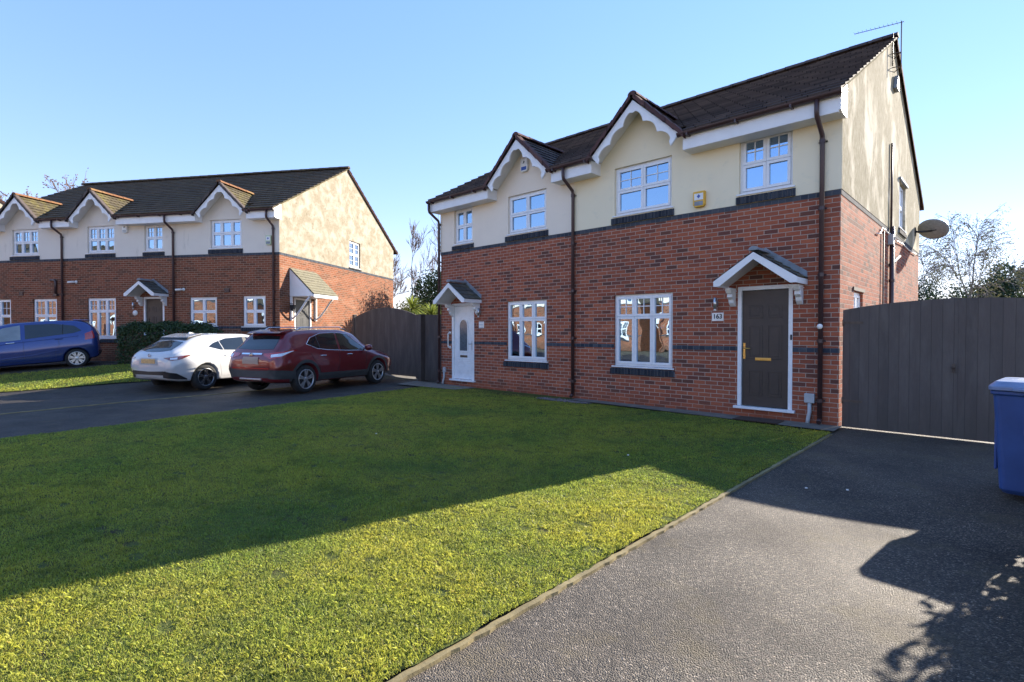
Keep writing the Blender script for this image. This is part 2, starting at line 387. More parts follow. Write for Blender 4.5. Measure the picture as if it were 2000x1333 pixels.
def paint(name, col, rough=.22, coat=1, flake=0):
    t = NT(name); t.b.inputs['Coat Weight'].default_value = coat; t.b.inputs['Coat Roughness'].default_value = .04
    t.b.inputs['Metallic'].default_value = flake
    c = t.coord(); dirt = t.ramp(t.noise(c, 2.5, 6, .7), [(.5, 0), (.85, .14)])
    return t.set(t.mix(dirt, col, (.16, .14, .12)), rough)
M['tyre'] = simple('tyre_rubber', (.018, .018, .018), .85, .3, 12, .2)
M['cladding'] = simple('grey_cladding', (.045, .048, .050), .6, .15, 8)
M['car_glass'] = simple('dark_car_glass', (.012, .015, .016), .05, .2, 3, spec=1)
M['lamp_red'] = simple('red_lens', (.42, .012, .010), .12, .1, 10, spec=.8, coat=1)
M['lamp_dark'] = simple('smoked_red_lens', (.16, .02, .012), .12, .2, 10, spec=.8, coat=1)
M['lamp_clear'] = simple('clear_lens', (.75, .80, .88), .10, .05, 10, coat=1)
M['plate_yellow'] = simple('rear_plate', (.62, .38, .16), .45, .25, 26)
M['plate_blank'] = simple('blank_plate', (.42, .30, .23), .6, .03, 3)
M['bin_blue'] = simple('blue_bin_plastic', (.045, .10, .30), .45, .15, 4, .08)
M['bin_lid'] = simple('sunlit_frosted_bin_lid', (.22, .29, .46), .25, .15, 4, .08)  # lighter than the body: frost and sun sparkle put into the colour

# ------------------------------------------------------------------ terrain
P0 = Vector((-15.91, -1.93, 0)); TD = Vector((-.535, .845, 0)); TX = Vector((.845, .535, 0))
def sstep(t): t = max(0., min(1., t)); return t*t*(3-2*t)
def terr(x, y):
    q = -((x-P0.x)*TD.x + (y-P0.y)*TD.y)
    return .44*sstep((-x-12.6)/3.4)*sstep((6.6-q)/5.6)
def sheet(name, c4, nx, ny, zoff, mat, label=None, wob=0, kind='structure', edge=0, uvs=1):
    """quad region (four xy corners) draped over the ground"""
    b = MB(); a, bb, c, d = [Vector((*p, 0)) for p in c4]; rnd = random.Random(3)
    g = []
    for j in range(ny+1):
        row = []
        for i in range(nx+1):
            s, t = i/nx, j/ny
            p = a*(1-s)*(1-t) + bb*s*(1-t) + c*s*t + d*(1-s)*t
            if edge and (i in (0, nx) or j in (0, ny)): p += Vector((rnd.uniform(-edge, edge), rnd.uniform(-edge, edge), 0))
            z = terr(p.x, p.y) + zoff
            if wob: z += wob*(math.sin(p.x*2.1+p.y*.7)+math.sin(p.y*2.9-p.x)+math.sin(p.x*5.3+1)*math.sin(p.y*4.7))*.33
            row.append((p.x, p.y, z))
        g.append(row)
    for j in range(ny):
        for i in range(nx):
            b.face([g[j][i], g[j][i+1], g[j+1][i+1], g[j+1][i]], uvs=[(q[0], q[1]) for q in (g[j][i], g[j][i+1], g[j+1][i+1], g[j+1][i])], sm=True)
    o = b.build(name, mat); tag(o, label=label, kind=kind)
    return o
sheet('ground', [(-90, -70), (60, -70), (60, 90), (-90, 90)], 150, 160, -.03, M['soil'], 'bare ground under and between the plots')
sheet('driveway', [(-.05, -13.2), (3.6, -13.2), (3.6, 10), (-.05, 10)], 8, 40, -.012, M['tarmac'], 'coarse grey tarmac drive beside the front lawn')
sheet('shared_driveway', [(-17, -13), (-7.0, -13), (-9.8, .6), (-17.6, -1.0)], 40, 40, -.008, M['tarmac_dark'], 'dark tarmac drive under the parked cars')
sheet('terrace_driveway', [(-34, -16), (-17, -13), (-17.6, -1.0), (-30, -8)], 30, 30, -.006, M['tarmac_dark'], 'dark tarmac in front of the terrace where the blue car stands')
sheet('side_passage', [(-16, .5), (-9.8, .5), (-9.8, 8), (-16, 8)], 12, 12, -.010, M['concrete'], 'pale concrete ground behind the left gates')
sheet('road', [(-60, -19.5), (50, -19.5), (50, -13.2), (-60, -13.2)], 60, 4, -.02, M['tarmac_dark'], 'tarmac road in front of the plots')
lawn_c4 = [(-7.55, -12.6), (0.035, -12.6), (0.035, -.58), (-9.75, -.30)]
sheet('lawn', lawn_c4, 90, 110, .010, M['lawn'], 'mossy front lawn half in shadow', wob=.014, edge=.02)
strip_c4 = [(-24, -16), (-16.1, -8.9), (-14.7, -5.3), (-17.6, -4.2)]
strip_c4 = [(-19.9, -10.6), (-15.9, -8.9), (-14.6, -4.9), (-18.4, -4.4)]
sheet('grass_strip', strip_c4, 40, 60, .012, M['lawn'], 'sunlit strip of grass beside the blue car', wob=.01, edge=.03)
b = MB()
def strip_line(b, x0, y0, x1, y1, w, z0, z1, n=40, jit=.006):
    d = Vector((x1-x0, y1-y0, 0)); L = d.length; d.normalize(); nn = Vector((-d.y, d.x, 0)); rnd = random.Random(5)
    for k in range(n):
        a = Vector((x0, y0, 0)) + d*L*k/n; c = Vector((x0, y0, 0)) + d*L*(k+1)/n
        j1 = jit*math.sin(k*1.7)+jit*.6*math.sin(k*4.1); j2 = jit*math.sin((k+1)*1.7)+jit*.6*math.sin((k+1)*4.1)
        zz = terr(a.x, a.y); zc = terr(c.x, c.y)
        pa, pb = a+nn*(w/2+j1), c+nn*(w/2+j2); pc, pd = c-nn*(w/2-j2), a-nn*(w/2-j1)
        b.face([(pa.x, pa.y, zz+z1), (pb.x, pb.y, zc+z1), (pc.x, pc.y, zc+z1), (pd.x, pd.y, zz+z1)])
        b.face([(pa.x, pa.y, zz+z0), (pb.x, pb.y, zc+z0), (pb.x, pb.y, zc+z1), (pa.x, pa.y, zz+z1)])
        b.face([(pd.x, pd.y, zz+z0), (pd.x, pd.y, zz+z1), (pc.x, pc.y, zc+z1), (pc.x, pc.y, zc+z0)])
strip_line(b, .055, -12.6, .055, -.75, .036, -.02, .008, 240, .004)
tag(b.build('lawn_edging', M['edging']), 'narrow mossy concrete edging between the lawn and the grey drive', kind='structure')
b = MB(); strip_line(b, -10.9, -11.5, -11.75, -7.2, .06, -.02, .006); strip_line(b, -11.75, -7.2, -12.2, -2.0, .06, -.02, .006)
tag(b.build('driveway_edging', M['edging']), 'worn concrete edging line across the dark tarmac drives', kind='structure')
sheet('paving', [(-5.05, -.30), (.05, -.55), (.05, 0), (-5.05, 0)], 12, 2, .02, M['concrete'], 'damp concrete paving along the wall of the right hand house')
sheet('doorstep_path', [(-10.6, -.95), (-8.3, -.75), (-8.3, 0), (-11.0, 0)], 6, 2, .026, M['concrete'], 'pale concrete slab path outside the white door')
sheet('soil_bed', [(-8.3, -.62), (-5.05, -.62), (-5.05, 0), (-8.3, 0)], 6, 2, .012, M['lawn'], 'thin grass verge along the brick wall')

# ------------------------------------------------------------------ wall / roof / window builders
def wall_plane(b, O, U, u0, u1, v0, v1, holes, Nin, reveal=.11, m=0, mr=1, vfun=None):
    """vertical wall in plane O + U*u + Z*v with rectangular holes; Nin points indoors"""
    U = Vector(U); O = Vector(O); Nin = Vector(Nin)
    us = sorted({u0, u1, *[min(max(h[k], u0), u1) for h in holes for k in (0, 1)]}); vs = sorted({v0, v1, *[min(max(h[k], v0), v1) for h in holes for k in (2, 3)]})
    P = lambda u, v, d=0: tuple(O + U*u + Vector((0, 0, v)) + Nin*d)
    for i in range(len(us)-1):
        for j in range(len(vs)-1):
            uc, vc = (us[i]+us[i+1])/2, (vs[j]+vs[j+1])/2
            if any(h[0] < uc < h[1] and h[2] < vc < h[3] for h in holes): continue
            q = [(us[i], vs[j]), (us[i+1], vs[j]), (us[i+1], vs[j+1]), (us[i], vs[j+1])]
            b.face([P(*k) for k in q], uvs=q, m=m)
    for h in holes:
        a, c, e, f = max(h[0], u0), min(h[1], u1), max(h[2], v0), min(h[3], v1)
        if c <= a or f <= e: continue
        r = reveal
        b.face([P(a, e), P(a, e, r), P(a, f, r), P(a, f)], uvs=[(a, e), (a+r, e), (a+r, f), (a, f)], m=mr)
        b.face([P(c, e, r), P(c, e), P(c, f), P(c, f, r)], uvs=[(c+r, e), (c, e), (c, f), (c+r, f)], m=mr)
        if h[3] <= v1: b.face([P(a, f), P(a, f, r), P(c, f, r), P(c, f)], uvs=[(a, f), (a, f+r), (c, f+r), (c, f)], m=mr)
        if h[2] >= v0: b.face([P(a, e), P(c, e), P(c, e, r), P(a, e, r)], uvs=[(a, e), (c, e), (c, e+r), (a, e+r)], m=mr)

def tiled(b, A, B_, C, D, gauge=.30, t=.035, m=0, side=True, jit=0):
    """A,B eave ends; D,C ridge ends (A-D and B-C are the sloping sides)"""
    A, B_, C, D = map(Vector, (A, B_, C, D)); L = max((D-A).length, (C-B_).length); n = max(1, round(L/gauge))
    nrm = (B_-A).cross(D-A).normalized()
    if nrm.z < 0: nrm = -nrm
    ax = (B_-A).normalized(); rnd = random.Random(n*7+int(L*10))
    for i in range(n):
        s0, s1 = i/n, min(1, (i+1)/n)
        j0, j1 = (rnd.uniform(-jit, jit), rnd.uniform(-jit, jit)) if jit else (0, 0)
        p0, p1 = A.lerp(D, s0)-ax*j0, B_.lerp(C, s0)+ax*j1; p2, p3 = B_.lerp(C, s1)+ax*j1, A.lerp(D, s1)-ax*j0
        l0, l1 = p0+nrm*t, p1+nrm*t; h0, h1 = p3+nrm*.004, p2+nrm*.004
        u = lambda q: (q-A).dot(ax)
        b.face([l0, l1, h1, h0], uvs=[(u(l0), i+.01), (u(l1), i+.01), (u(h1), i+.99), (u(h0), i+.99)], m=m)
        b.face([p0, p1, l1, l0], uvs=[(u(p0), i+.01), (u(p1), i+.01), (u(l1), i+.02), (u(l0), i+.02)], m=m)
        if side:
            b.face([p0, l0, h0], uvs=[(u(p0), i+.3)]*3, m=m); b.face([p1, h1, l1], uvs=[(u(p1), i+.3)]*3, m=m)

def ridge_run(b, a, c, r=.11, seg=.45, n=8):
    a, c = Vector(a), Vector(c); L = (c-a).length; k = max(1, round(L/seg)); d = (c-a)/L
    for i in range(k):
        p = a + d*(L*i/k); q = a + d*(L*(i+1)/k + .015); up = Vector((0, 0, 1)); up = (up - d*up.dot(d)).normalized(); sd = d.cross(up)
        ring = lambda o, rr: [o + sd*math.cos(R(180*j/n))*rr + up*(math.sin(R(180*j/n))*rr*.85) for j in range(n+1)]
        r0, r1 = ring(p, r*1.05), ring(q, r*.97)
        for j in range(n): b.face([r0[j], r0[j+1], r1[j+1], r1[j]], uvs=[(i*.42+.05, 0), (i*.42+.05, 1), (i*.42+.37, 1), (i*.42+.37, 0)])
        b.face(list(reversed(r0))); b.face(r1)

def window(root, x0, x1, z0, z1, cols, rows, bars=(), y=.05, sill=True, inside=None, sash=.048, axis='y', label=None, O=None):
    """UPVC window; cols/rows = fractions; bars = list of (row) indexes with thin cross bars. axis 'y': in the front wall; 'x': in the side wall (u = depth)"""
    fr = MB(); gl = MB()
    def bx(B, u0, u1, d0, d1, w0, w1, m=0):
        if axis == 'y': B.box(u0, u1, d0, d1, w0, w1, m)
        else: B.box(-d1, -d0, u0, u1, w0, w1, m)
    f = .045; D0, D1 = y, y+.065
    bx(fr, x0, x1, D0, D1, z0, z0+f); bx(fr, x0, x1, D0, D1, z1-f, z1)
    bx(fr, x0, x0+f, D0, D1, z0+f, z1-f); bx(fr, x1-f, x1, D0, D1, z0+f, z1-f)
    iu0, iu1, iw0, iw1 = x0+f, x1-f, z0+f, z1-f
    cu = [iu0 + (iu1-iu0)*sum(cols[:i])/sum(cols) for i in range(len(cols)+1)]
    cw = [iw0 + (iw1-iw0)*sum(rows[:i])/sum(rows) for i in range(len(rows)+1)]
    s = sash
    for i in range(len(cols)):
        for j in range(len(rows)):
            a, c, e, g = cu[i]+.002, cu[i+1]-.002, cw[j]+.002, cw[j+1]-.002
            d0, d1 = D0-.014, D1-.01
            bx(fr, a, c, d0, d1, e, e+s); bx(fr, a, c, d0, d1, g-s, g); bx(fr, a, a+s, d0, d1, e+s, g-s); bx(fr, c-s, c, d0, d1, e+s, g-s)
            if j in bars:
                mu, mw = (a+c)/2, (e+g)/2
                bx(fr, mu-.009, mu+.009, D0+.008, D0+.02, e+s, g-s); bx(fr, a+s, mu-.009, D0+.009, D0+.019, mw-.009, mw+.009); bx(fr, mu+.009, c-s, D0+.009, D0+.019, mw-.009, mw+.009)
            bx(gl, a+s-.003, c-s+.003, D0+.022, D0+.030, e+s-.003, g-s+.003)
    o = fr.build('window', M['upvc'], root, bevel=.004)
    if label: o['label'] = label
    gl.build('pane', M['glass'], o)
    if sill:
        sb = MB(); bx(sb, x0-.04, x1+.04, -.035, y+.01, z0-.028, z0); sb.build('sill', M['upvc'], o, bevel=.005)
    bk = MB(); bx(bk, x0-.1, x1+.1, .55, .57, z0-.1, z1+.1); bk.build('room_backing', M['interior'], o)  # dark panel stands in for the unlit depth of the room
    if inside == 'blind' or inside == 'half_blind':
        sb = MB(); n = int((z1-z0)/.042); top = z1-.03; k0 = 0
        for k in range(n):
            zc = top-.042*k
            if inside == 'half_blind' and z0+.48*(z1-z0) < zc < z0+.66*(z1-z0): continue
            if axis == 'y': sb.face([(x0+.05, y+.10, zc+.012), (x1-.05, y+.10, zc+.012), (x1-.05, y+.132, zc-.012), (x0+.05, y+.132, zc-.012)])
        sb.build('blind', M['blind'], o, fix=False)
    elif inside in ('net', 'swag', 'drapes'):
        sb = MB(); n = 60
        for k in range(n):
            for (t0, t1) in ((0, 1),):
                ua, ub = x0+.04+(x1-x0-.08)*k/n, x0+.04+(x1-x0-.08)*(k+1)/n
                da, db = y+.13+.02*math.sin(k*1.3), y+.13+.02*math.sin((k+1)*1.3)
                fr_ = (k+.5)/n
                if inside == 'swag': lo = lambda q: z1-.30-.10*abs(math.sin(q*math.pi*3))
                elif inside == 'net': lo = lambda q: z0+.03
                else: lo = lambda q: z0+.03 if (q < .2 or q > .8) else z1-.16
                la, lb = lo(k/n), lo((k+1)/n)
                sb.face([(ua, da, la), (ub, db, lb), (ub, db, z1-.03), (ua, da, z1-.03)])
        sb.build('curtain', M['curtain'], o, fix=False)
    return o

def brick_sill(root, x0, x1, z0, z1, out=.045, axis='y', name='brick_sill'):
    b = MB(); n = max(2, round((x1-x0)/.075)); w = (x1-x0)/n
    for k in range(n):
        a, c = x0+w*k+.004, x0+w*(k+1)-.004
        poly = [(-out, z0), (-out, z1-.035), (-out+.012, z1-.022), (.04, z1), (.04, z0)]
        if axis == 'y': b.prism(poly, 'x', a, c)
        else: b.prism([(-p, q) for p, q in poly], 'y', a, c)
    if axis == 'y': b.box(x0, x1, -out+.012, .03, z0+.004, z1-.045, 1)
    else: b.box(out-.012, -.03, x0, x1, z0+.004, z1-.045, 1)
    return b.build(name, [M['blue_soldier'], M['lead']], root)

def dormer(root, cx, hw, zf, za, tile_l, tile_r, ridge_mat, Rf, tips=True, part='dormer'):
    """small gable over a pair of windows: tiles, ridge, scalloped barge board, soffit; Rf(z) gives depth of the main slope at height z"""
    YF = -.42
    root_d = None
    wl = MB()
    b = MB()
    for sgn, mi in ((-1, 0), (1, 1)):
        e0 = (cx+sgn*(hw+.07), YF, zf-.05); r0 = (cx, YF, za+.02); r1 = (cx, Rf(za)+.1, za+.02); e1 = (cx+sgn*(hw+.07), Rf(zf)+.04, zf-.05)
        if sgn < 0: tiled(b, e1, e0, r0, r1, gauge=.27, t=.03, m=mi)
        else: tiled(b, e0, e1, r1, r0, gauge=.27, t=.03, m=mi)
    root_d = b.build(part, [tile_l, tile_r], root)
    b = MB(); ridge_run(b, (cx, YF-.015, za+.035), (cx, Rf(za)+.02, za+.035), .095, .42)
    # verge caps down both front slopes
    b.build('ridge_tile', ridge_mat, root_d)
    b = MB()
    for sgn in (-1, 1):
        a = Vector((cx+sgn*.03, YF-.01, za+.045)); c = Vector((cx+sgn*(hw+.10), YF-.01, zf-.06)); n = 5
        for k in range(n):
            p, q = a.lerp(c, k/n), a.lerp(c, (k+1)/n)
            dz = Vector((0, 0, .028*(1))); 
            b.face([p+Vector((0,-.035,.02)), q+Vector((0,-.035,0)), q+Vector((0,-.035,-.10)), p+Vector((0,-.035,-.08))])
            b.face([p+Vector((0,-.035,.02)), q+Vector((0,-.035,0)), q+Vector((0,.11,0.012)), p+Vector((0,.11,.032))])
            b.face([q+Vector((0,-.035,0)), q+Vector((0,.11,.012)), q+Vector((0,.11,-.1)), q+Vector((0,-.035,-.10))])
    b.build('verge_cap', M['tile_red'] if ridge_mat is M['tile_red'] else M['tile'], root_d, fix=False)
    # barge board
    b = MB(); N = 64; th = .03
    for sgn in (-1, 1):
        outer, inner = [], []
        sl = Vector((hw, 0, zf-za)).normalized(); perp = Vector((-(za-zf), 0, -hw)).normalized()
        Ls = math.hypot(hw, za-zf)
        for k in range(N+1):
            t = k/N; s_ = t*Ls
            q = t*3.25-.18
            ph = (q - math.floor(q))
            dep = .195 - .085*math.sin(math.pi*ph)**.75
            if q < 0: dep = .175+q*.3 
            if t > .93: dep = .195+.05*(t-.93)/.07
            x = hw*t; z = za-(za-zf)*t
            outer.append((x, z-.055)); 
            ix, iz = x+perp.x*dep, z+perp.z*dep-.055
            inner.append((max(ix, 0.002), iz))
        # pointed notch at the apex
        i0 = [i for i, p in enumerate(inner) if p[0] > .055][0]
        for i in range(i0): inner[i] = (.055*i/max(1, i0), za-.30+(inner[i0][1]-(za-.30))*(i/max(1, i0))**.8)
        for k in range(N):
            o0, o1, i0_, i1 = outer[k], outer[k+1], inner[k], inner[k+1]
            F = lambda p, y: (cx+sgn*p[0], y, p[1])
            for y in (YF+.01, YF+.01+th): b.face([F(o0, y), F(o1, y), F(i1, y), F(i0_, y)])
            b.face([F(i0_, YF+.01), F(i1, YF+.01), F(i1, YF+.01+th), F(i0_, YF+.01+th)])
    b.build('barge_board', M['board'], root_d)
    b = MB()
    for sgn in (-1, 1):
        b.face([(cx, YF+.04, za-.075), (cx+sgn*(hw+.02), YF+.04, zf-.085), (cx+sgn*(hw+.02), .0, zf-.085), (cx, .0, za-.075)])
    b.build('soffit', M['board'], root_d)
    return root_d

def eaves(root, segs, zg=5.10, gut=True, ends=True):
    """white box eaves with a brown gutter, in segments (x0,x1)"""
    for x0, x1 in segs:
        b = MB(); b.box(x0, x1, -.35, 0, 4.80, 5.055)
        f = b.build('fascia', M['board'], root, bevel=.006)
        b = MB(); n = 10; r = .062; cy, cz = -.415, zg-.01
        for k in range(n):
            a0, a1 = R(180+180*k/n), R(180+180*(k+1)/n)
            p = lambda a, rr: (cy+rr*math.cos(a), cz+rr*math.sin(a))
            (ya, za), (yb, zb) = p(a0, r), p(a1, r); (yc, zc), (yd, zd) = p(a0, r-.006), p(a1, r-.006)
            b.face([(x0-.06, ya, za), (x1+.06, ya, za), (x1+.06, yb, zb), (x0-.06, yb, zb)], sm=True)
            b.face([(x0-.06, yc, zc), (x1+.06, yc, zc), (x1+.06, yd, zd), (x0-.06, yd, zd)], sm=True)
        for xe in (x0-.06, x1+.06):
            b.prism([(cy+r*1.04*math.cos(R(180+180*k/n)), cz+r*1.04*math.sin(R(180+180*k/n))) for k in range(n+1)], 'x', xe-.006, xe+.006)
        g = b.build('gutter', M['gutter'], root)
        k = x0+.12
        while k < x1: bb = MB(); bb.box(k, k+.03, -.35-.14, -.351, 5.01, 5.055); bb.build('gutter_bracket', M['gutter'], g); k += .85

def downpipe(root, x, zb=.08, ztop=5.05, yw=-.06):
    b = MB(); b.tube([(x, -.415, ztop), (x, -.415, 4.86), (x, -.40, 4.80), (x+.0, yw-.02, 4.60), (x, yw, 4.52), (x, yw, zb)], .036, 12)
    for z in (4.5, 3.45, 2.4, 1.35, .4): b.lathe([(.045, -.03), (.045, .03)], (x, yw, z), 'z', 12); b.box(x-.065, x+.065, -.012, -.002, z-.015, z+.015)
    b.tube([(x, yw, zb+.02), (x, yw-.07, zb-.02)], .038, 12)
    b.build('downpipe', M['gutter'], root)

def canopy(root, cx, hw, zf, za, out=.6, brackets='white', tile=None):
    tile = tile or M['tile_grey']
    b = MB(); YF = -out
    for sgn in (-1, 1):
        e0 = (cx+sgn*hw, YF, zf); r0 = (cx, YF, za); r1 = (cx, 0, za); e1 = (cx+sgn*hw, 0, zf)
        if sgn < 0: tiled(b, e1, e0, r0, r1, gauge=.17, t=.022)
        else: tiled(b, e0, e1, r1, r0, gauge=.17, t=.022)
    o = b.build('canopy', tile, root)
    b = MB(); ridge_run(b, (cx, YF-.01, za+.02), (cx, -.02, za+.02), .075, .3)
    b.prism([(cx-.14, za-.03), (cx, za+.13), (cx+.14, za-.03)], 'y', -.012, -.03)
    for sgn in (-1, 1):   # stepped lead flashing against the wall
        b.prism([(cx, za+.12), (cx+sgn*hw*1.0, zf+.12), (cx+sgn*hw*1.0, zf+.02), (cx, za+.0)][::sgn], 'y', -.004, -.012)
    b.build('ridge_flashing', M['lead'], o, fix=False)
    b = MB(); dpt = .10
    for sgn in (-1, 1):
        q = [(cx, za-.012), (cx+sgn*(hw+.01), zf-.012), (cx+sgn*(hw+.01), zf-.10), (cx+sgn*(hw-.09), zf-.10), (cx, za-.125)]
        b.prism(q, 'y', YF-.012, YF+.015)
        # side boards and soffit
        b.box(cx+sgn*(hw-.02), cx+sgn*(hw+.005), YF+.016, -.001, zf-.10, zf-.012)
        b.face([(cx, YF+.01, za-.06), (cx+sgn*(hw-.02), YF+.01, zf-.06), (cx+sgn*(hw-.02), -.001, zf-.06), (cx, -.001, za-.06)])
    b.build('canopy_board', M['board'], o, fix=False)
    for sgn in (-1, 1):
        b = MB(); x = cx+sgn*(hw-.10); w = .045
        pr = [(-.001, zf-.101), (-.26, zf-.101), (-.26, zf-.14), (-.23, zf-.19), (-.17, zf-.20), (-.19, zf-.26), (-.12, zf-.30), (-.10, zf-.36), (-.03, zf-.42), (-.001, zf-.42)]
        b.prism(pr, 'x', x-w, x+w); b.box(x-w-.012, x+w+.012, -.24, -.001, zf-.155, zf-.135)
        b.build('bracket', M['board'], o, bevel=.006)
    return o

def door_frame(b, x0, x1, z0, z1, w=.065, y0=.0, y1=.08):
    b.box(x0, x0+w, y0, y1, z0, z1); b.box(x1-w, x1, y0, y1, z0, z1); b.box(x0+w, x1-w, y0, y1, z1-w, z1)
def panel_door(root, x0, x1, z0, z1, mat, kind='six'):
    w = .065; b = MB(); door_frame(b, x0, x1, z0, z1, w, -.01, .075); b.box(x0-.05, x1+.05, -.07, .075, z0-.045, z0-.001)
    fr = b.build('door_frame', M['upvc'], root, bevel=.005)
    b = MB(); a, c, e, f = x0+w+.004, x1-w-.004, z0+.008, z1-w-.004; b.box(a, c, .035, .08, e, f)
    W = c-a; H = f-e
    def pan(u0, u1, v0, v1):
        X0, X1, Z0, Z1 = a+W*u0, a+W*u1, e+H*v0, e+H*v1; k = .022
        b.box(X0, X1, .027, .0352, Z0, Z0+k); b.box(X0, X1, .027, .0352, Z1-k, Z1); b.box(X0, X0+k, .027, .0352, Z0+k, Z1-k); b.box(X1-k, X1, .027, .0352, Z0+k, Z1-k)
        b.box(X0+k+.025, X1-k-.025, .029, .0353, Z0+k+.025, Z1-k-.025)
    if kind == 'six':
        for u0, u1 in ((.14, .45), (.55, .86)): pan(u0, u1, .76, .87); pan(u0, u1, .41, .70); pan(u0, u1, .09, .31)
    elif kind == 'arched':
        pan(.16, .84, .09, .18); pan(.16, .84, .22, .28)
    d = b.build('door', mat, root, bevel=.004)
    return fr, d, (a, c, e, f)

def lamp(root, x, z, label=None):
    b = MB(); b.box(x-.03, x+.03, -.03, -.001, z-.03, z+.05); b.tube([(x, -.07, z-.09), (x, -.07, z+.11)], .03, 14)
    b.tube([(x, -.03, z+.01), (x, -.07, z+.01)], .012, 8)
    o = b.build('wall_lamp', M['steel'], root)
    c = MB(); c.lathe([(.001, -.016), (.02, -.01), (.026, .004), (.018, .02), (.001, .024)], (x, -.07, z-.115), 'z', 12); c.build('sensor', M['white_plate'], o)
def security_camera(root, x, z, d=1):
    b = MB(); b.lathe([(.001, -.02), (.055, -.02), (.055, .0)], (x, -.02, z), 'y', 14)
    b.tube([(x, -.03, z), (x-.06*d, -.10, z-.01)], .022, 8); b.tube([(x-.03*d, -.09, z), (x-.20*d, -.17, z-.02)], .036, 12)
    b.build('security_camera', M['white_plate'], root)

# ------------------------------------------------------------------ generic two-storey block
EZ, EY, SLP = 5.12, -.40, .545
def block(root, W, DEP, mats, front_holes, side_holes, dorm, fasc, split=None, detail=True, left_side=False, front_low=None, dorm_mats=None, zwin=True):
    brick, brick_s, render_f, render_s, tile = mats
    BZ, RZ = 3.64, 3.722
    b = MB()
    wall_plane(b, (0,0,0), (1,0,0), -W, 0, 0, BZ, front_holes, (0,1,0), m=0, mr=0)
    b2 = b
    wall_plane(b2, (0,0,0), (0,1,0), 0, DEP, 0, BZ, side_holes, (-1,0,0), m=1, mr=1)
    wall_plane(b2, (-W,0,0), (0,1,0), 0, DEP, 0, BZ, [], (1,0,0), m=1)
    wall_plane(b2, (0,DEP,0), (1,0,0), -W, 0, 0, BZ, [], (0,-1,0), m=1)
    w = b.build('brick_wall', [brick, brick_s], root, fix=False)
    # upper storey render; 15 mm proud
    b = MB(); P = -.012
    parts = [(-W-.012, 0.012, render_f[0])] if not split else [(-W-.012, split, render_f[0]), (split, .012, render_f[1])]
    for (a, c, mt) in parts:
        b = MB(); hs = [(max(h[0], -99), h[1], h[2], h[3]) for h in front_holes if a < (h[0]+h[1])/2 < c]
        wall_plane(b, (0,P,0), (1,0,0), a, c, RZ, 5.13, hs, (0,1,0), reveal=.125, m=0, mr=0)
        for (cx, hw, zf, za) in dorm:
            if a < cx < c: b.face([(cx-hw, P, 5.13), (cx+hw, P, 5.13), (cx+.02, P, za-.0), (cx-.02, P, za-.0)], uvs=[(cx-hw, 5.13), (cx+hw, 5.13), (cx, za), (cx, za)])
        b.face([(a, P, RZ), (c, P, RZ), (c, .02, RZ), (a, .02, RZ)])
        b.build('rendered_wall', [mt, M['reveal']], root, fix=False)
    top = lambda y: EZ-.02 + SLP*(min(y, DEP-y)-EY)
    for X, N, hs in ((.012, (-1,0,0), side_holes), (-W-.012, (1,0,0), [])):
        b = MB()
        wall_plane(b, (X,0,0), (0,1,0), -.012, DEP, RZ, 5.10, hs, N, reveal=.12, m=0, mr=0)
        q = [(-.012, 5.10), (DEP, 5.10), (DEP, top(DEP)), (DEP/2, top(DEP/2)), (-.012, top(-.012))]
        b.face([(X, u, v) for u, v in q], uvs=q)
        b.face([(X, -.012, RZ), (X, DEP, RZ), (X*.0 if X > 0 else -W, DEP, RZ), (X*.0 if X > 0 else -W, -.012, RZ)])
        b.build('gable_wall', [render_s, M['reveal']], root, fix=False)
    b = MB(); q = [(-W, RZ), (0, RZ), (0, 5.3), (-W, 5.3)]; b.face([(u, DEP, v) for u, v in q], uvs=q); b.build('rear_wall', render_s, root, fix=False)
    # blue brick string courses
    b = MB(); b.box(-W-.006, .006, -.006, .02, BZ-.002, RZ-.001); b.box(-.02, .0065, .021, DEP, BZ-.0021, RZ-.0011)
    b.box(-W-.0065, -W+.02, .021, DEP, BZ-.0021, RZ-.0011); b.build('string_course', M['blue_brick'], root, fix=False)
    b = MB(); xs = sorted([h for h in front_holes if h[2] < 1.16], key=lambda h: h[0]); cur = -W-.003
    for h in xs + [(0.003, 0, 0, 0)]:
        if h[0] > cur: b = MB(); b.box(cur, h[0], -.003, .02, 1.162, 1.238); b.build('string_course', M['blue_brick'], root, fix=False)
        cur = h[1]
    # roof
    yr = DEP/2; zr = EZ + SLP*(yr-EY); b = MB(); OV = .07
    cut = [(cx-hw, cx+hw) for (cx, hw, zf, za) in dorm]
    Ls = math.hypot(yr-EY, zr-EZ); n = round(Ls/.30)
    P3 = lambda x, s: (x, EY+(yr-EY)*s, EZ+(zr-EZ)*s)
    kc = math.ceil((0.02-EY)/(yr-EY)*n)
    spans = []; cur = -W-OV
    for c0, c1 in sorted(cut): spans.append((cur, c0)); cur = c1
    spans.append((cur, OV))
    rb = MB()
    for x0, x1 in spans: tiled(rb, P3(x0, 0), P3(x1, 0), P3(x1, kc/n), P3(x0, kc/n), gauge=.30)
    tiled(rb, P3(-W-OV, kc/n), P3(OV, kc/n), P3(OV, 1), P3(-W-OV, 1), gauge=.30, jit=.006)
    Q3 = lambda x, s: (x, DEP-EY-(DEP-EY-yr)*s, EZ+(zr-EZ)*s)
    tiled(rb, Q3(OV, 0), Q3(-W-OV, 0), Q3(-W-OV, 1), Q3(OV, 1), gauge=.30)
    roof = rb.build('roof', tile, root, fix=False)
    b = MB(); ridge_run(b, (-W-OV, yr, zr+.02), (OV, yr, zr+.02), .11, .45); b.build('ridge_tile', tile, roof, fix=False)
